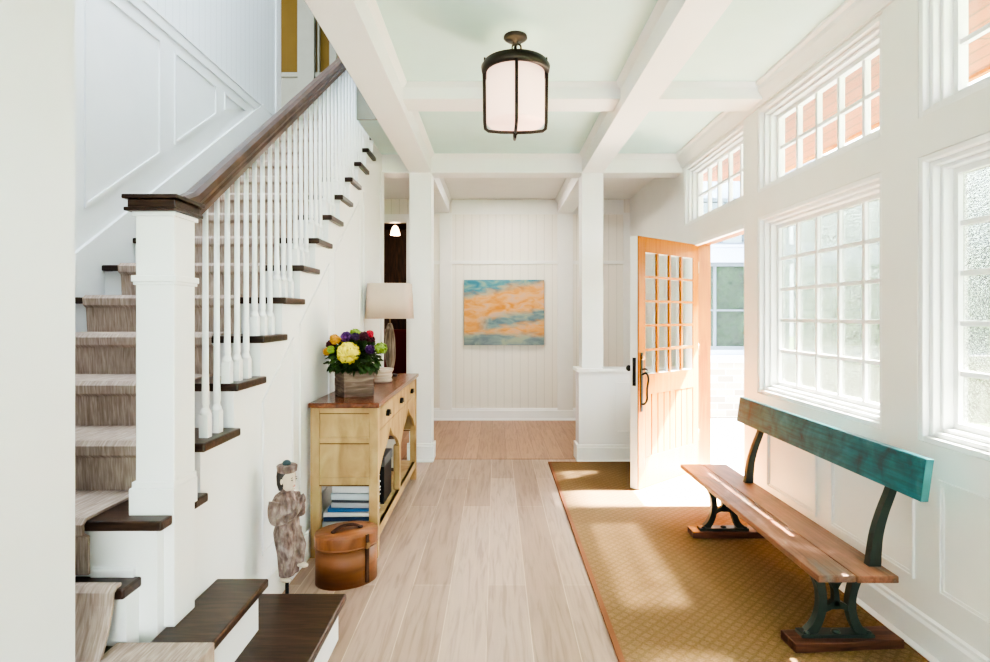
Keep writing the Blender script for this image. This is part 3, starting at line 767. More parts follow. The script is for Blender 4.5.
MB().box(0.086, 0.804, -0.0205, -0.0185, 0.235, 0.725).build('groove_backing', M['groove'], dr)
mt_ = MB()
for i in range(1, 4):
    a = 0.085 + 0.72 * i / 4; mt_.box(a - 0.010, a + 0.010, -0.024, -0.003, 0.885, 1.845)
for i in range(1, 5):
    z = 0.885 + 0.96 * i / 5; mt_.box(0.085, 0.805, -0.022, -0.004, z - 0.009, z + 0.009)
mt_.build('muntin_grid', M['doorwood'], dr)
mi = MB()
for i in range(1, 4):
    a = 0.085 + 0.72 * i / 4; mi.box(a - 0.010, a + 0.010, -0.052, -0.032, 0.885, 1.845)
for i in range(1, 5):
    z = 0.885 + 0.96 * i / 5; mi.box(0.085, 0.805, -0.050, -0.034, z - 0.009, z + 0.009)
mi.build('interior_muntin_grid', M['trim'], dr)
MB().box(0.085, 0.805, -0.030, -0.026, 0.885, 1.845).build('glass_panes', M['glass'], dr)
hp = MB().box(0.845, 0.875, 0.0, 0.008, 0.60, 1.06)
hpo = hp.build('door_handle', M['iron'], dr, (0, 0, 0), 0.003)
gr = MB().tube(fillet([(0.860, 0.008, 0.89), (0.860, 0.045, 0.90), (0.858, 0.062, 0.86), (0.858, 0.05, 0.78), (0.860, 0.052, 0.70), (0.860, 0.03, 0.665), (0.860, 0.006, 0.66)], 6), 0.009, 8)
gr.tube([(0.86, 0.008, 0.93), (0.86, 0.04, 0.935), (0.86, 0.055, 0.925)], 0.007, 8)
gr.build('grip', M['iron'], hpo)
MB().lathe([(0.016, 0), (0.016, 0.012), (0.0, 0.014)], 0, 0, 14, mat=Matrix.Translation((0.86, 0.008, 1.02)) @ Matrix.Rotation(-PI / 2, 4, 'X')).build('keyhole_cylinder', M['brass'], hpo)
MB().box(0.899, 0.903, -0.054, -0.024, 0.80, 1.02).build('latch_plate', M['iron'], dr)
kb = MB().lathe([(0.012, 0), (0.010, 0.03), (0.022, 0.035), (0.026, 0.05), (0.018, 0.062), (0.0, 0.065)], 0, 0, 14, mat=Matrix.Translation((0.855, -0.075, 0.93)) @ Matrix.Rotation(PI / 2, 4, 'X'))
kb.box(0.835, 0.875, -0.081, -0.075, 0.84, 1.02); kb.build('door_knob', M['iron'], dr)
hg = MB()
for z in (0.25, 1.0, 1.72): hg.lathe([(0.008, z), (0.008, z + 0.1)], -0.004, -0.004, 8)
hg.build('hinge', M['brass'], dr)

# ---------------------------------------------------------------- console table
ct = thing('console_table', 'ochre painted console table with dark chestnut top and arched front', 'table', (-0.86, 4.03, 0)); co = ct.location
X0, X1, Y0, Y1 = -1.045, -0.665, 3.235, 4.825
tt = MB().box(X0 - 0.005, X1 + 0.014, 3.207, 4.852, 0.848, 0.876)
tt.build('table_top', M['tabletop'], ct, co, 0.006)
L = 0.05
for (x, y) in ((X0, Y0), (X0, Y1 - L), (X1 - L, Y0), (X1 - L, Y1 - L)):
    MB().box(x, x + L, y, y + L, 0, 0.848).build('leg', M['ochre'], ct, co, 0.003)
MB().box(X1 - L, X1 - 0.006, 4.005, 4.06, 0.15, 0.46).build('pillar', M['ochre'], ct, co, 0.003)
for y in (Y0, Y1 - L):
    m = MB().box(X0 + L, X1 - L, y + 0.012, y + 0.03, 0.43, 0.848)
    yo = y + 0.004 if y == Y0 else y + 0.03
    m.box(X0 + L, X1 - L, yo, yo + 0.014, 0.41, 0.45).box(X0 + L, X1 - L, yo, yo + 0.014, 0.645, 0.675).box(X0 + L, X1 - L, yo, yo + 0.014, 0.815, 0.848)
    p = m.build('side_panel', M['ochre'], ct, co, 0.002)
    for za_ in (0.639, 0.809, 0.404):
        eo = MB().box(X0 + L, X1 - L, y + (0.002 if za_ == 0.404 else 0.009), y + 0.0115, za_, za_ + 0.006).build('dark_line', M['ochredark'], p)  # darker line along the lower edge of each rail
        eo.location = (-co.x, -co.y, -co.z)
# apron with two ogee arches
def ogee(y0, y1, zs, zp, n=10):
    # right half of an ogee arch, mirrored
    pts = []; c_ = (y0 + y1) / 2; h = (y1 - y0) / 2
    for i in range(2 * n + 1):
        u = -1 + i / n; a = abs(u)
        t_ = 1 - a
        z = zs + (zp - zs) * (0.55 * math.sin(min(t_ / 0.62, 1) * PI / 2) + 0.45 * max(0, (t_ - 0.45) / 0.55) ** 2)
        pts.append((c_ + u * h, z))
    return pts
ap = MB(); ya, yb2 = Y0 + L, Y1 - L
for (a, b_) in ((ya, 4.0325), (4.0325, yb2)):
    og = ogee(a + 0.02, b_ - 0.02, 0.45, 0.655)
    allp = [(a, 0.45)] + og + [(b_, 0.45)]
    for i in range(len(allp) - 1):
        (u0, v0), (u1, v1) = allp[i], allp[i + 1]
        if u1 - u0 < 1e-5: continue
        ap.prism([(u0, v0), (u1, v1), (u1, 0.70), (u0, 0.70)], 'x', X1 - 0.026, X1 - 0.006)
ap.box(X1 - 0.026, X1 - 0.004, ya, yb2, 0.690, 0.703)
ap.box(X1 - 0.026, X1 - 0.004, ya, yb2, 0.832, 0.848)
for k in (0, 1, 2, 3):
    y = ya + (yb2 - ya) * k / 3; ap.box(X1 - 0.026, X1 - 0.004, max(ya, y - 0.012), min(yb2, y + 0.012), 0.703, 0.832)
ap.build('apron', M['ochre'], ct, co)
for k in range(3):
    y0 = ya + (yb2 - ya) * k / 3 + 0.014; y1 = ya + (yb2 - ya) * (k + 1) / 3 - 0.014
    d = MB().box(-0.95, X1 - 0.004, y0, y1, 0.706, 0.829).build('drawer', M['ochre'], ct, co, 0.003)
    yc = (y0 + y1) / 2; m = MB()
    for i in range(7):
        a0 = PI * i / 7; a1 = PI * (i + 1) / 7
        m.prism([(yc + 0.036 * math.cos(a0), 0.755 + 0.034 * math.sin(a0)), (yc + 0.036 * math.cos(a1), 0.755 + 0.034 * math.sin(a1)),
                 (yc + 0.028 * math.cos(a1), 0.755 + 0.026 * math.sin(a1)), (yc + 0.028 * math.cos(a0), 0.755 + 0.026 * math.sin(a0))], 'x', X1 - 0.004, X1 + 0.016)
    m.prism([(yc + 0.03 * math.cos(PI * i / 8), 0.762 + 0.026 * math.sin(PI * i / 8)) for i in range(9)], 'x', X1 + 0.010, X1 + 0.016)
    h_ = m.build('cup_pull', M['iron'], d); h_.location = (-co.x, -co.y, -co.z)
MB().box(X0 + 0.01, X1 - 0.008, Y0 + 0.01, Y1 - 0.01, 0.128, 0.15).build('shelf', M['ochre'], ct, co)
MB().box(X1 - 0.03, X1 - 0.006, ya, yb2, 0.095, 0.15).box(X0 + 0.006, X0 + 0.03, ya, yb2, 0.095, 0.15).build('lower_rail', M['ochre'], ct, co, 0.002)

# books under the table: a main stack at the near end
def book(name, label, x, y, z, w, d, h, rz, col, group=None):
    r = thing(name, label, 'book', (x, y, z), rz, group)
    cm = paint('book_cover_' + label.replace(' ', '_')[:30], rgb(*col), 0.45, vary=0.06)
    m = MB().box(-w / 2, w / 2, -d / 2, d / 2, 0, 0.004).box(-w / 2, w / 2, -d / 2, d / 2, h - 0.004, h).box(-w / 2, w / 2, -d / 2, -d / 2 + 0.004, 0, h)
    m.build('cover', cm, r)
    MB().box(-w / 2 + 0.006, w / 2 - 0.006, -d / 2 + 0.004, d / 2 - 0.006, 0.004, h - 0.004).build('page_block', M['pages'], r)
    return r
z = 0.1505
for (lab, w, d, h, rz, col, dx) in [
    ('pale grey hardback at the very bottom of the stack on the console shelf', 0.275, 0.33, 0.030, 0.03, (196, 200, 206), 0.0),
    ('navy spined book second from the bottom of the shelf stack', 0.27, 0.32, 0.022, 0.05, (52, 72, 110), 0.0),
    ('white book third from the bottom of the shelf stack', 0.265, 0.31, 0.026, 0.02, (226, 228, 230), 0.0),
    ('bright blue book in the middle of the shelf stack', 0.25, 0.30, 0.018, 0.06, (60, 118, 176), 0.01),
    ('light grey book just above the bright blue one', 0.225, 0.27, 0.030, -0.04, (186, 190, 196), 0.025),
    ('thin charcoal book near the top of the shelf stack', 0.225, 0.265, 0.014, -0.02, (94, 100, 108), 0.025),
    ('thick silver blue book second from the top of the shelf stack', 0.225, 0.27, 0.038, -0.05, (196, 206, 216), 0.025),
    ('white thick book on top of the shelf stack', 0.22, 0.26, 0.040, -0.03, (224, 226, 228), 0.025)]:
    book('book', lab, -0.865 + dx, 3.47, z, w, d, h, rz, col, 'books stacked on the console shelf'); z += h + 0.0006
bx = thing('storage_box', 'black box with grey lid on the console shelf behind the books', 'box', (-0.83, 3.83, 0.1505))
MB().box(-0.11, 0.11, -0.13, 0.13, 0, 0.24).build('body', M['black'], bx, (0, 0, 0), 0.004)
MB().box(-0.114, 0.114, -0.134, 0.134, 0.24, 0.30).build('lid', M['greybox'], bx, (0, 0, 0), 0.004)
pf = thing('photo_frame', 'small wooden picture frame standing under the far arch of the console', 'frame', (-0.86, 4.50, 0.1505))
MB().ring('y', (-0.10, 0.10, 0, 0.27), (-0.078, 0.078, 0.022, 0.248), -0.012, 0.012).build('frame', M['planter'], pf)
MB().box(-0.078, 0.078, -0.004, 0.006, 0.022, 0.248).build('mount', M['pages'], pf)

# ---------------------------------------------------------------- flower arrangement
fa = thing('flower_arrangement', 'dome of mixed blooms with a large yellow flower in a grey wooden planter', 'flowers', (-0.87, 3.53, 0.8765), math.radians(32))
S = 0.092; hh = 0.165
m = MB().ring('z', (-S, S, -S, S), (-S + 0.014, S - 0.014, -S + 0.014, S - 0.014), 0, hh).box(-S + 0.014, S - 0.014, -S + 0.014, S - 0.014, 0, 0.02)
for zz in (0.054, 0.108): m.ring('z', (-S - 0.002, S + 0.002, -S - 0.002, S + 0.002), (-S + 0.002, S - 0.002, -S + 0.002, S - 0.002), zz + 0.004, zz + 0.05)
m.build('planter_box', M['planter'], fa, (0, 0, 0), 0.003)
MB().box(-S + 0.015, S - 0.015, -S + 0.015, S - 0.015, 0.021, hh - 0.02).build('soil', M['trunk'], fa)
inv = Matrix.Rotation(-math.radians(32), 4, 'Z')
def leaf(mb, p, d, ln, wd):
    d = d.normalized(); side = d.cross(Vector((0, 0, 1))); side = side.normalized() if side.length > 1e-3 else Vector((1, 0, 0))
    up = side.cross(d); q = [p, p + d * ln * .35 + side * wd + up * .006, p + d * ln * .75 + side * wd * .7, p + d * ln - up * .008, p + d * ln * .75 - side * wd * .7, p + d * ln * .35 - side * wd + up * .006]
    mb.add(q, [(0, 1, 2, 3), (0, 3, 4, 5)], True, inv)
lf = MB(); cz = hh + 0.045
for i in range(560):
    a = random.uniform(0, 2 * PI); e = random.uniform(-0.75, 1.2)
    d = Vector((math.cos(a) * math.cos(e), math.sin(a) * math.cos(e), math.sin(e)))
    r0 = random.uniform(0.09, 0.15)
    p = Vector((0, 0, cz)) + Vector((d.x * r0, d.y * r0, d.z * r0 * 0.85))
    dd = d + Vector((random.uniform(-.8, .8), random.uniform(-.8, .8), random.uniform(-.9, .3)))
    if p.z < hh + 0.004: p.z = hh + random.uniform(0.004, 0.03)
    leaf(lf, p, dd, random.uniform(0.035, 0.06), random.uniform(0.012, 0.022))
tag(lf.build('foliage', M['foliage'], fa), kind='stuff')
MB().ball((0, 0, cz), (0.11, 0.11, 0.085), mat=inv).build('foliage_core', M['foliage'], fa)
def bloom(p, r, col, petals=None):
    m = MB(); p = Vector(p); k = petals or 46
    for i in range(k):
        ph = math.acos(1 - 1.75 * (i + .5) / k); a = i * 2.39996
        d = Vector((math.sin(ph) * math.cos(a), math.sin(ph) * math.sin(a), math.cos(ph)))
        d = Vector((d.x, -d.z, d.y)) if p.y < -0.04 else d
        q = Matrix.Translation(p + d * r * 0.78) @ d.to_track_quat('Z', 'Y').to_matrix().to_4x4() @ Matrix.Rotation(random.uniform(0, 6), 4, 'Z') @ Matrix.Rotation(random.uniform(.5, 1.1), 4, 'X')
        m.ball((0, 0, 0), (r * 0.30, r * 0.27, r * 0.06), 7, 4, inv @ q)
    m.ball(p, r * 0.66, 10, 8, inv)
    return m.build('bloom', M['bloom_' + col], fa)
z0 = cz
tag(bloom((-0.005, -0.115, z0 + 0.055), 0.072, 'yellow', 110), 'large pale yellow bloom at the front')
for (p, r, cname, lab) in [((-0.10, -0.07, z0 + 0.135), 0.034, 'amber', 'amber bloom at upper left'), ((-0.03, -0.08, z0 + 0.150), 0.034, 'purple', 'violet bloom at the top'),
    ((0.025, -0.08, z0 + 0.150), 0.028, 'deep', None), ((0.068, -0.04, z0 + 0.15), 0.034, 'plum', None), ((0.10, -0.02, z0 + 0.165), 0.026, 'red', 'pink red bloom at upper right'),
    ((0.0, 0.03, z0 + 0.155), 0.045, 'lime', 'green bloom at the back'), ((0.115, -0.09, z0 + 0.075), 0.030, 'purple', 'violet bloom right of the yellow one'), ((0.165, 0.0, z0 + 0.075), 0.042, 'lime', None),
    ((-0.115, -0.10, z0 + 0.075), 0.026, 'lime', None), ((-0.15, -0.06, z0 + 0.06), 0.026, 'amber', None), ((-0.135, -0.03, z0 + 0.10), 0.032, 'plum', None), ((0.07, 0.1, z0 + 0.12), 0.04, 'plum', None), ((-0.08, 0.1, z0 + 0.12), 0.04, 'amber', None)]:
    o = bloom(p, r, cname)
    if lab: o['label'] = lab

# ---------------------------------------------------------------- ridged vessel and table lamp on the console
vs = MB().lathe([(0.062, 0), (0.068, 0.006), (0.066, 0.022), (0.060, 0.028), (0.064, 0.036), (0.070, 0.052), (0.064, 0.062), (0.068, 0.07), (0.078, 0.088), (0.080, 0.098), (0.066, 0.102), (0.058, 0.09), (0.0, 0.085)], 0, 0, 28)
vo = vs.build('stone_bowl', M['stone']); vo.location = (-0.83, 4.22, 0.8765)
tag(vo, 'pale ridged stone bowl on the console between planter and lamp', 'bowl')
lp = thing('table_lamp', 'table lamp with driftwood body and rounded oblong linen shade', 'lamp', (-0.86, 4.66, 0.8765))
MB().lathe([(0.062, 0), (0.064, 0.008), (0.05, 0.014), (0.018, 0.02), (0.014, 0.035)], 0, 0, 24).build('base', M['black'], lp)
b = MB()
for ph in (0.0, 0.5, 1.1, 1.7, 2.3, 2.8):
    dx, dy = math.cos(ph * 2.2) * 0.012, math.sin(ph * 2.2) * 0.012
    pts = fillet([(dx * .3, dy * .3, 0.035), (dx * 1.2 + 0.004, dy * 1.2, 0.10), (dx * 1.9, dy * 1.9, 0.22), (dx * 1.7 - 0.004, dy * 1.7, 0.34), (dx * .4, dy * .4, 0.425)], 5)
    n_ = len(pts); b.tube(pts, [0.008 + 0.018 * math.sin(PI * (i + 1) / (n_ + 1)) for i in range(n_)], 8)
b.build('lamp_body', M['drift'], lp)
MB().lathe([(0.006, 0.42), (0.006, 0.60)], 0, 0, 10).build('stem', M['brass'], lp)
def rrect(hx, hy, r, n=6):
    pts = []
    for (cx, cy, a0) in ((hx - r, hy - r, 0), (-hx + r, hy - r, PI / 2), (-hx + r, -hy + r, PI), (hx - r, -hy + r, 3 * PI / 2)):
        for i in range(n + 1):
            a = a0 + PI / 2 * i / n; pts.append((cx + r * math.cos(a), cy + r * math.sin(a)))
    return pts
p0 = rrect(0.185, 0.12, 0.05); p1 = rrect(0.170, 0.108, 0.045); n_ = len(p0)
m = MB(); vv = [(x, y, 0.462) for x, y in p0] + [(x, y, 0.745) for x, y in p1] + [(x * .985, y * .98, 0.462) for x, y in p0] + [(x * .985, y * .98, 0.745) for x, y in p1]
ff = []
for i in range(n_):
    j = (i + 1) % n_; ff += [(i, j, n_ + j, n_ + i), (2 * n_ + j, 2 * n_ + i, 3 * n_ + i, 3 * n_ + j), (i, 2 * n_ + i, 2 * n_ + j, j), (n_ + i, n_ + j, 3 * n_ + j, 3 * n_ + i)]
m.add(vv, ff, True); m.build('lamp_shade', M['shade'], lp)
MB().tube([(-0.165, 0, 0.62), (0, 0, 0.60), (0.165, 0, 0.62)], 0.003, 6).build('spider', M['brass'], lp)

# ---------------------------------------------------------------- oval bentwood box
hb = thing('hat_box', 'oval chestnut bentwood box with lid, leather handle and strap on the floor', 'box', (-0.775, 2.985, 0.0), math.radians(28))
A, B = 0.160, 0.126
MB().lathe([(0.0, 0), (1.0, 0), (1.0, 0.19), (0.0, 0.19)], 0, 0, 48, A * 0.985, B * 0.985).build('body', M['hatbox'], hb)
lid = MB().lathe([(0.0, 0.186), (1.015, 0.186), (1.02, 0.19), (1.02, 0.245), (1.0, 0.252), (0.0, 0.252)], 0, 0, 48, A, B).build('lid', M['hatlid'], hb)
MB().lathe([(1.0, 0.184), (1.028, 0.184), (1.028, 0.196), (1.0, 0.196)], 0, 0, 48, A, B).build('rim_band', M['hatbox'], hb)
h_ = MB().tube(fillet([(-0.075, -0.01, 0.252), (-0.062, -0.006, 0.262), (-0.02, 0.0, 0.276), (0.03, 0.003, 0.276), (0.066, 0.004, 0.262), (0.078, 0.006, 0.252)], 6), 0.013, 8, flat=0.45)
h_.ball((-0.07, -0.008, 0.256), (0.014, 0.014, 0.008)); h_.ball((0.074, 0.006, 0.256), (0.014, 0.014, 0.008)); h_.build('handle', M['leather'], lid)
th_ = math.radians(-62); cx, cy = A * 1.025 * math.cos(th_), B * 1.025 * math.sin(th_)
stp = MB()
nx_, ny_ = math.cos(th_) / A, math.sin(th_) / B; l_ = math.hypot(nx_, ny_); aa = math.atan2(ny_ / l_, nx_ / l_)
mt = Matrix.Translation((cx, cy, 0)) @ Matrix.Rotation(aa, 4, 'Z')
stp.box(-0.006, 0.004, -0.009, 0.009, 0.012, 0.254, mt); stp.build('strap', M['leather'], hb)
MB().box(0.003, 0.010, -0.012, 0.012, 0.185, 0.215, mt).build('buckle', M['brass'], hb)

# ---------------------------------------------------------------- carved figure
FX, FY = -0.945, 2.60
cfig = thing('carved_figure', 'weathered carved wooden figure with raised hands and a flat cap beside the console', 'statue', (FX, FY, 0.0), math.radians(-22))
sk = 0.00452
def zz(py): return H - (py - 315) * 2.6 / 575.0
def loft(mb, secs, n=20, smooth=True):
    # secs: (cx, cy, z, rx, ry)
    vs_ = []; fs_ = []
    for (cx, cy, z, rx, ry) in secs:
        for k in range(n):
            a = 2 * PI * k / n; vs_.append((cx + rx * math.cos(a), cy + ry * math.sin(a), z))
    for i in range(len(secs) - 1):
        for k in range(n):
            k2 = (k + 1) % n; fs_.append((i * n + k, i * n + k2, (i + 1) * n + k2, (i + 1) * n + k))
    fs_.append(tuple(range(n - 1, -1, -1))); fs_.append(tuple((len(secs) - 1) * n + k for k in range(n)))
    return mb.add(vs_, fs_, smooth)
# local frame: the figure looks along +x; y is its left/right
bd = MB()
loft(bd, [(0.0, 0.0, zz(575), 0.034, 0.036), (0.002, 0, zz(566), 0.040, 0.040), (0.004, 0, zz(552), 0.047, 0.046), (0.0, 0, zz(540), 0.056, 0.054), (-0.002, 0, zz(532), 0.058, 0.058), (0.002, 0, zz(525), 0.054, 0.054),
          (0.004, 0, zz(516), 0.048, 0.052), (-0.004, 0, zz(507), 0.050, 0.060), (-0.010, 0, zz(499), 0.048, 0.066), (-0.010, 0, zz(494), 0.036, 0.054), (-0.004, 0, zz(490.5), 0.022, 0.024), (0.0, 0, zz(486), 0.020, 0.021)])
for s in (-1, 1):
    sh = (-0.012, s * 0.064, zz(498)); el = (0.0, s * 0.074, zz(516)); wr = (0.062, s * 0.026, zz(510.5)); hd = (0.078, s * 0.014, zz(505))
    pts = fillet([sh, (-0.010, s * 0.076, zz(507)), el, (0.034, s * 0.055, zz(515)), wr, hd], 5); n_ = len(pts)
    bd.tube(pts, [0.026 - 0.014 * (i / (n_ - 1)) for i in range(n_)], 10)
    bd.ball((0.080, s * 0.012, zz(503)), (0.013, 0.009, 0.018))
    for k in range(4):
        bd.tube([(0.078 + 0.004 * k, s * 0.010, zz(500)), (0.082 + 0.005 * k, s * 0.007, zz(495 + 0.9 * k)), (0.084 + 0.005 * k, s * 0.004, zz(491 + 1.4 * abs(k - 1)))], [0.0052, 0.0046, 0.0034], 6)
    bd.tube([(0.074, s * 0.012, zz(504)), (0.066, s * 0.010, zz(499)), (0.064, s * 0.006, zz(496))], [0.0058, 0.005, 0.0038], 6)
    if s > 0: bd.tube([(0.02, 0.026, zz(532)), (0.052, 0.030, zz(546)), (0.046, 0.030, zz(563))], [0.032, 0.026, 0.019], 10)
    # robe fold down the leg
    bd.tube([(0.030, s * 0.026, zz(528)), (0.036, s * 0.028, zz(548)), (0.026, s * 0.024, zz(573))], [0.026, 0.022, 0.016], 10)
bo_ = bd.build('body', M['statue'], cfig)
rm = bo_.modifiers.new('remesh', 'REMESH'); rm.mode = 'VOXEL'; rm.voxel_size = 0.0035; rm.use_smooth_shade = True
sm_ = bo_.modifiers.new('smooth', 'SMOOTH'); sm_.factor = 0.5; sm_.iterations = 2
hdm = MB()
loft(hdm, [(0.004, 0, zz(490), 0.018, 0.018), (0.008, 0, zz(487), 0.026, 0.025), (0.008, 0, zz(482), 0.033, 0.031), (0.006, 0, zz(477), 0.035, 0.034), (0.004, 0, zz(472), 0.034, 0.033), (0.002, 0, zz(468), 0.030, 0.030)])
hdm.add([(0.038, -0.004, zz(478)), (0.038, 0.004, zz(478)), (0.050, 0.0, zz(481.5)), (0.040, -0.007, zz(482.5)), (0.040, 0.007, zz(482.5))], [(0, 2, 1), (0, 3, 2), (1, 2, 4), (2, 3, 4)])
for s in (-1, 1):
    hdm.ball((0.036, s * 0.014, zz(478.5)), (0.005, 0.007, 0.004), 8, 6); hdm.ball((0.0, s * 0.035, zz(480)), (0.007, 0.004, 0.013), 8, 6)
hdm.ball((0.0385, 0, zz(485)), (0.005, 0.009, 0.003), 8, 6); hdm.ball((0.034, 0, zz(488)), (0.008, 0.010, 0.006), 8, 6)
head = hdm.build('head', M['cloudwhite'], cfig)
for s in (-1, 1):
    MB().ball((0.0405, s * 0.014, zz(478.6)), (0.003, 0.0055, 0.0022), 8, 6).ball((0.040, s * 0.014, zz(476.4)), (0.003, 0.007, 0.0012), 8, 6).build('eye', M['hair'], head)
MB().ball((0.0415, 0, zz(485)), (0.003, 0.007, 0.002), 8, 6).build('mouth', M['bloom_red'], head)
hr = MB(); loft(hr, [(-0.022, 0, zz(490), 0.014, 0.024), (-0.014, 0, zz(484), 0.031, 0.036), (-0.012, 0, zz(476), 0.035, 0.039), (-0.004, 0, zz(470), 0.040, 0.040)]); hr.build('hair', M['hair'], head)
cpm = MB(); loft(cpm, [(0.0, 0, zz(472), 0.037, 0.037), (0.0, 0, zz(471), 0.043, 0.042), (0.0, 0, zz(465.5), 0.046, 0.045), (0.0, 0, zz(464.5), 0.040, 0.040)]); cpm.build('cap', M['statue'], cfig)
MB().ball((-0.002, 0, zz(463.2)), (0.019, 0.019, 0.015)).build('finial', M['teal_finial'], cfig)
for (x, y, py) in ((0.012, -0.022, 577), (0.058, 0.030, 565)):
    MB().ball((x, y, zz(py)), (0.034, 0.016, 0.012)).build('foot', M['cloudwhite'], cfig)
sd = MB().lathe([(0.008, 0.012), (0.008, zz(574))], 0.0, 0.0, 10).box(-0.05, 0.05, -0.05, 0.05, 0, 0.014); sd.build('stand', M['black'], cfig)

# ---------------------------------------------------------------- ceiling lantern
ln = thing('ceiling_lantern', 'dark bronze ceiling lantern with frosted glass drum hanging from the ceiling', 'lantern', (0.105, 3.10, ZC))
ln_z = lambda z: z - ZC
MB().lathe([(0.0, 0.0), (0.062, 0.0), (0.064, -0.012), (0.05, -0.022), (0.016, -0.028), (0.012, -0.05), (0.0, -0.05)][::-1], 0, 0, 28).build('canopy', M['bronze'], ln)
MB().lathe([(0.008, -0.045), (0.008, -0.16)][::-1], 0, 0, 10).build('stem', M['bronze'], ln)
zt, zb_ = ln_z(2.690), ln_z(2.355)
R0 = 0.178
MB().lathe([(R0 - 0.020, zt - 0.02), (R0 - 0.004, zt - 0.024), (R0 + 0.004, zt - 0.012), (R0 + 0.008, zt + 0.012), (R0 - 0.004, zt + 0.016), (R0 - 0.006, zt + 0.034), (R0 - 0.022, zt + 0.038), (R0 - 0.030, zt + 0.03), (R0 - 0.030, zt - 0.02), (R0 - 0.02, zt - 0.02)], 0, 0, 48).build('ring', M['bronze'], ln)
MB().lathe([(0.0, zb_ + 0.042), (0.150, zb_ + 0.042), (0.156, zb_ + 0.05), (0.156, zt - 0.0), (0.150, zt), (0.150, zt - 0.005), (0.150, zb_ + 0.05), (0.0, zb_ + 0.05)], 0, 0, 48).build('glass_drum', M['lantern'], ln)
MB().lathe([(0.150, zt + 0.0), (0.13, zt + 0.035), (0.06, zt + 0.05), (0.012, zt + 0.052), (0.0, zt + 0.05)], 0, 0, 32).build('top_cover', M['shade'], ln)
for k in range(4):
    a = PI / 2 * k; ca_, sa_ = math.cos(a), math.sin(a)
    pts = [(ca_ * 0.170, sa_ * 0.170, zt - 0.01), (ca_ * 0.168, sa_ * 0.168, zt - 0.1), (ca_ * 0.166, sa_ * 0.166, zb_ + 0.05), (ca_ * 0.162, sa_ * 0.162, zb_ + 0.016), (ca_ * 0.145, sa_ * 0.145, zb_ + 0.004), (ca_ * 0.08, sa_ * 0.08, zb_ - 0.002), (0, 0, zb_ - 0.004)]
    MB().tube(pts, 0.0088, 8).build('cage_bar', M['bronze'], ln)
    lo = [(ca_ * (R0 - 0.012) + -sa_ * d, sa_ * (R0 - 0.012) + ca_ * d, zt + 0.03 + h) for d, h in ((-0.022, 0), (-0.02, 0.022), (0, 0.032), (0.02, 0.022), (0.022, 0))]
    MB().tube(fillet(lo, 4), 0.005, 6).build('loop', M['bronze'], ln)
MB().lathe([(0.0, zb_ - 0.036), (0.005, zb_ - 0.03), (0.006, zb_ - 0.018), (0.014, zb_ - 0.012), (0.015, zb_ - 0.002), (0.006, zb_ + 0.006), (0.0, zb_ + 0.006)], 0, 0, 14).build('finial', M['bronze'], ln)

# ---------------------------------------------------------------- painting, hall ceiling light, pendant
pa = thing('painting', 'unframed abstract painting of orange and teal cloud shapes on the back wall', 'painting', (0.105, YB - 0.030, 0.977))
MB().box(-0.52, 0.52, -0.012, 0.012, 0, 0.848).build('canvas', M['art'], pa, (0, 0, 0), 0.002)
MB().ring('y', (-0.515, 0.515, 0.005, 0.843), (-0.48, 0.48, 0.04, 0.808), 0.012, 0.028).build('stretcher', M['planter'], pa)
dl = thing('recessed_light', 'small round white recessed light in the hall ceiling', 'light', (0.10, 5.72, ZC + 0.01))
MB().lathe([(0.0, -0.012), (0.045, -0.012), (0.06, -0.008), (0.062, 0.0)], 0, 0, 24).build('trim_ring', M['trim'], dl)
pe = thing('pendant_light', 'small glowing bell pendant in the dark room beyond the doorway', 'light', (-1.49, 8.5, 2.85))
MB().lathe([(0.0, -0.02), (0.05, -0.02), (0.06, 0.0)], 0, 0, 16).build('canopy', M['brass'], pe)
MB().lathe([(0.006, -0.16), (0.006, -0.01)], 0, 0, 8).build('rod', M['brass'], pe)
MB().lathe([(0.075, -0.30), (0.068, -0.26), (0.045, -0.19), (0.02, -0.16), (0.0, -0.158)], 0, 0, 20).build('glass_bell', M['pendant'], pe)

ac = thing('upholstered_chair', 'dark red chair standing in the dark room beyond the doorway', 'chair', (-1.45, 8.6, 0))
MB().box(-0.28, 0.28, -0.26, 0.26, 0.30, 0.46).build('seat', M['darkred'], ac, (0, 0, 0), 0.03)
MB().box(-0.28, 0.28, 0.18, 0.28, 0.46, 1.15).build('backrest', M['darkred'], ac, (0, 0, 0), 0.03)
for sx in (-0.24, 0.20):
    for sy in (-0.22, 0.22): MB().box(sx, sx + 0.04, sy, sy + 0.04, 0, 0.30).build('leg', M['darkwood'], ac)

# ---------------------------------------------------------------- outdoors
struct('ground', MB().box(XO, 40, -30, 40, -0.32, -0.14), M['grass'])
struct('floor_terrace', MB().box(XO, 5.2, -3.0, 9.0, -0.14, -0.06), M['terrace'])
pr = thing('porch_roof', 'porch roof with orange cedar board soffit outside the tall windows', 'roof', (2.4, 3.0, 2.81))
po = pr.location
MB().box(XO + 0.005, 2.86, -1.0, 6.2, 2.81, 2.85).build('soffit', M['soffit'], pr, po)
MB().box(2.86, 2.90, -1.0, 6.2, 2.79, 2.97).build('fascia', M['doorwood'], pr, po)
MB().prism([(XO + 0.005, 2.86), (2.90, 2.86), (2.90, 2.97), (XO + 0.005, 3.4)], 'y', -1.0, 6.2).build('roof_deck', M['siding'], pr, po)
wg = thing('house_wing', 'blue grey house wing with dark framed windows over a stone base', 'building', (4.0, 8.2, -0.14)); wo = wg.location
YW = 8.0
MB().box(XO, 7.0, YW + 0.0, YW + 0.3, -0.14, 0.71).build('stone_base', M['stonewall'], wg, wo)
MB().box(XO, 7.0, YW - 0.06, YW + 0.3, 0.71, 0.80).build('sill', M['lightgrey'], wg, wo)
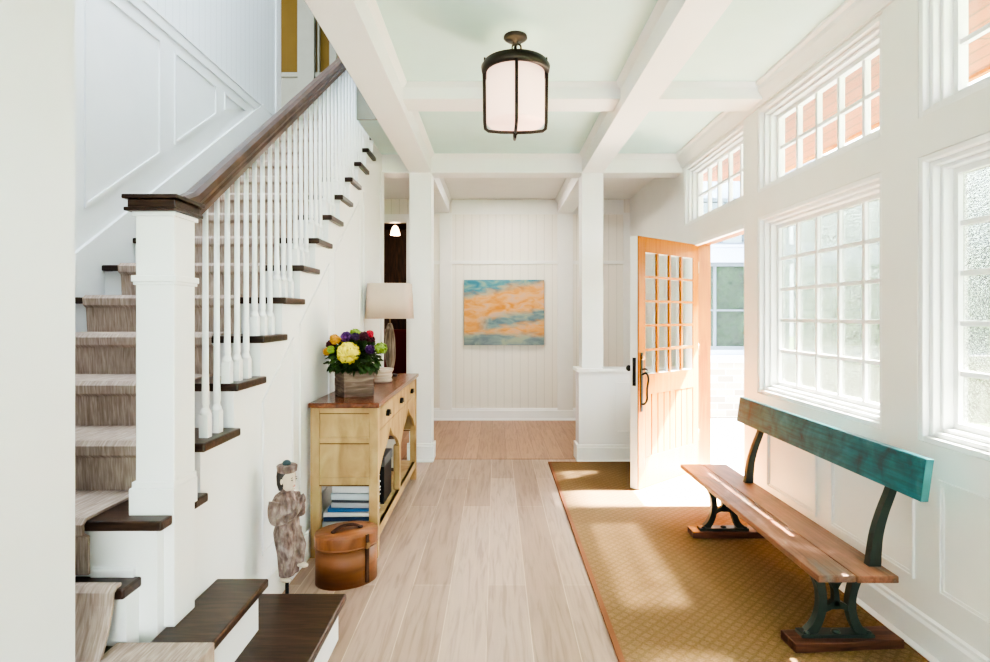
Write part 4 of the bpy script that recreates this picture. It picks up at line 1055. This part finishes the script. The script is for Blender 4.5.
m = MB().box(XO, 7.0, YW + 0.02, YW + 0.3, 0.80, 0.88).box(XO, 7.0, YW - 0.02, YW + 0.3, 2.10, 2.33).box(XO, 7.0, YW + 0.02, YW + 0.3, 3.0, 3.6).box(XO, 7.0, YW - 0.04, YW, 2.31, 2.345)
m.box(XO, 2.55, YW + 0.02, YW + 0.3, 0.88, 3.0)
m.build('siding_band', M['siding'], wg, wo)
for (a, b_, za, zb2) in ((2.55, 4.1, 0.88, 2.10), (4.2, 5.7, 0.88, 2.10), (2.55, 4.1, 2.33, 3.0), (4.2, 5.7, 2.33, 3.0)):
    m = MB().ring('y', (a, b_, za, zb2), (a + 0.05, b_ - 0.05, za + 0.05, zb2 - 0.05), YW + 0.03, YW + 0.12)
    nv = 3 if za < 2 else 5
    for i in range(1, nv):
        x = a + (b_ - a) * i / nv; m.box(x - 0.014, x + 0.014, YW + 0.04, YW + 0.10, za, zb2)
    if za < 2: m.box(a, b_, YW + 0.045, YW + 0.10, 1.42, 1.445)
    wi = m.build('window', M['darkframe'], wg, wo)
    g = MB().box(a + 0.05, b_ - 0.05, YW + 0.075, YW + 0.085, za + 0.05, zb2 - 0.05).build('pane', M['mirrorglass'], wi); g.location = (-wo.x, -wo.y, -wo.z)
MB().box(5.7, 7.0, YW + 0.02, YW + 0.3, 0.88, 3.0).build('end_wall', M['siding'], wg, wo)

hg_ = thing('horizon_screen_hedge', 'tall clipped green hedge added across the lawn to screen the bright horizon', 'hedge', (7.0, 3.0, -0.14))  # added to hide the glaring horizon behind the rippled panes
MB().box(-0.25, 0.45, -5.0, 4.3, 0, 3.3).build('branches', M['trunk'], hg_)
m = MB(); rnd = random.Random(4)
for i in range(9000):
    f_ = rnd.random()
    p = Vector((-0.25 - rnd.uniform(0.0, 0.12), rnd.uniform(-5.1, 4.4), rnd.uniform(0.0, 3.45))) if f_ < 0.85 else Vector((rnd.uniform(-0.3, 0.5), rnd.uniform(-5.1, 4.4), 3.3 + rnd.uniform(0, 0.15)))
    u = Vector((rnd.gauss(0, .5), rnd.gauss(0, 1), rnd.gauss(0, 1))).normalized(); v = u.orthogonal().normalized(); q_ = rnd.uniform(.05, .10)
    m.add([p - u * q_, p + v * q_ * .6, p + u * q_, p - v * q_ * .6], [(0, 1, 2, 3)])
tag(m.build('leaves', M['treeleaf'], hg_), kind='stuff')

def tree(x, y, h, r, label, seed, nl=1500, crown_lo=0.25):
    rnd = random.Random(seed)
    t_ = thing('tree', label, 'tree', (x, y, -0.14), 0, 'trees beyond the porch')
    MB().tube([(0, 0, 0), (0.05, 0.02, h * .35), (0.0, 0.05, h * .8)], [0.12, 0.09, 0.03], 8).build('trunk', M['trunk'], t_)
    m = MB()
    cl = [(rnd.uniform(-.5, .5) * r, rnd.uniform(-.5, .5) * r, h * rnd.uniform(crown_lo + .1, .86), r * rnd.uniform(.4, .62)) for _ in range(12)]
    for i in range(nl):
        c_ = cl[i % len(cl)]
        d = Vector((rnd.gauss(0, 1), rnd.gauss(0, 1), rnd.gauss(0, 1))).normalized() * c_[3] * rnd.uniform(.55, 1.0)
        p = Vector(c_[:3]) + Vector((d.x, d.y, d.z * 0.85))
        if p.z > h: p.z = h - rnd.uniform(0, .2)
        u = Vector((rnd.gauss(0, 1), rnd.gauss(0, 1), rnd.gauss(0, 1))).normalized(); v = u.orthogonal().normalized(); s = rnd.uniform(.09, .17)
        m.add([p - u * s, p + v * s * .6, p + u * s, p - v * s * .6], [(0, 1, 2, 3)])
    m.build('crown', M['treeleaf'], t_)
tree(9.2, 1.0, 4.6, 1.3, 'leafy tree behind the hedge, out beyond the nearest tall window', 1)
tree(9.4, 3.4, 4.4, 1.3, 'leafy tree behind the hedge, straight out from the middle window', 2)
tree(9.0, 5.6, 4.2, 1.0, 'leafy tree behind the hedge, nearest the blue grey house wing', 3)
tree(13.5, -1.4, 5.6, 1.6, 'tall leafy tree furthest toward the camera side of the garden', 4)
tree(13.5, 5.4, 5.2, 1.5, 'tall leafy tree at the back of the garden behind the others', 5)
tree(8.9, -3.0, 4.4, 1.2, 'leafy tree at the near end of the hedge', 6)

# ---------------------------------------------------------------- light
wd = bpy.data.worlds.new('world'); bpy.context.scene.world = wd; wd.use_nodes = True
n = wd.node_tree.nodes; l = wd.node_tree.links; bg = n['Background']
tc = n.new('ShaderNodeTexCoord'); sp = n.new('ShaderNodeSeparateXYZ'); rp = n.new('ShaderNodeValToRGB')
l.new(tc.outputs['Generated'], sp.inputs[0]); l.new(sp.outputs['Z'], rp.inputs[0]); l.new(rp.outputs[0], bg.inputs[0])
rp.color_ramp.elements[0].position = 0.0; rp.color_ramp.elements[0].color = (0.90, 0.95, 1.0, 1)
rp.color_ramp.elements[1].position = 0.8; rp.color_ramp.elements[1].color = (0.72, 0.84, 1.0, 1)
bg.inputs['Strength'].default_value = 1.0
# the sky is brighter on the sunny side, where the sun stands over the garden
mr = n.new('ShaderNodeMapRange'); mr.inputs['From Min'].default_value = 0.0; mr.inputs['From Max'].default_value = 1.0
mr.inputs['To Min'].default_value = 0.9; mr.inputs['To Max'].default_value = 10.5
l.new(sp.outputs['X'], mr.inputs['Value']); l.new(mr.outputs[0], bg.inputs['Strength'])

def sun(name, d, energy, angle, col):
    ld = bpy.data.lights.new(name, 'SUN'); ld.energy = energy; ld.angle = math.radians(angle); ld.color = col
    o = bpy.data.objects.new(name, ld); C.objects.link(o); o.rotation_euler = Vector(d).to_track_quat('-Z', 'Y').to_euler(); o.location = (6, 3, 8)
sun('sun', (-1, 0.0, -1.52), 120.0, 0.6, (1.0, 0.93, 0.84))
sun('added_patch_sun', (-1, 0.0, -1.2), 26.0, 4.0, (1.0, 0.95, 0.88))  # second sun, added to lay soft light patches on the rug
def area(name, loc, d, size, energy, col, sy=None):
    ld = bpy.data.lights.new(name, 'AREA'); ld.energy = energy; ld.size = size; ld.color = col
    if sy: ld.shape = 'RECTANGLE'; ld.size_y = sy
    o = bpy.data.objects.new(name, ld); C.objects.link(o); o.location = loc; o.rotation_euler = Vector(d).to_track_quat('-Z', 'Y').to_euler()
area('stairwell_cool_fill', (-1.5, 2.5, 5.3), (0, 0.12, -1), 1.0, 42, (0.80, 0.90, 1.0), 3.4)  # cool fill lamp added under the closed stairwell ceiling
area('hall_downlight', (0.10, 6.4, 2.85), (0, 0, -1), 0.5, 9, (1.0, 0.93, 0.84))
area('lantern_bulb', (0.105, 3.10, 2.74), (0, 0, 1), 0.12, 0.5, (1.0, 0.8, 0.5))
area('rear_fill', (0.3, -3.9, 1.5), (0, 1, 0), 2.6, 8, (0.97, 0.98, 1.0), 2.4)  # unseen fill lamp added behind the camera, no window there
def point(name, loc, e, col, r=0.05):
    ld = bpy.data.lights.new(name, 'POINT'); ld.energy = e; ld.color = col; ld.shadow_soft_size = r
    o = bpy.data.objects.new(name, ld); C.objects.link(o); o.location = loc
point('pendant_bulb', (-1.49, 8.5, 2.50), 6, (1.0, 0.72, 0.45))

sc = bpy.context.scene
sc.view_settings.view_transform = 'AgX'
sc.view_settings.look = 'AgX - High Contrast'
sc.view_settings.exposure = 1.9
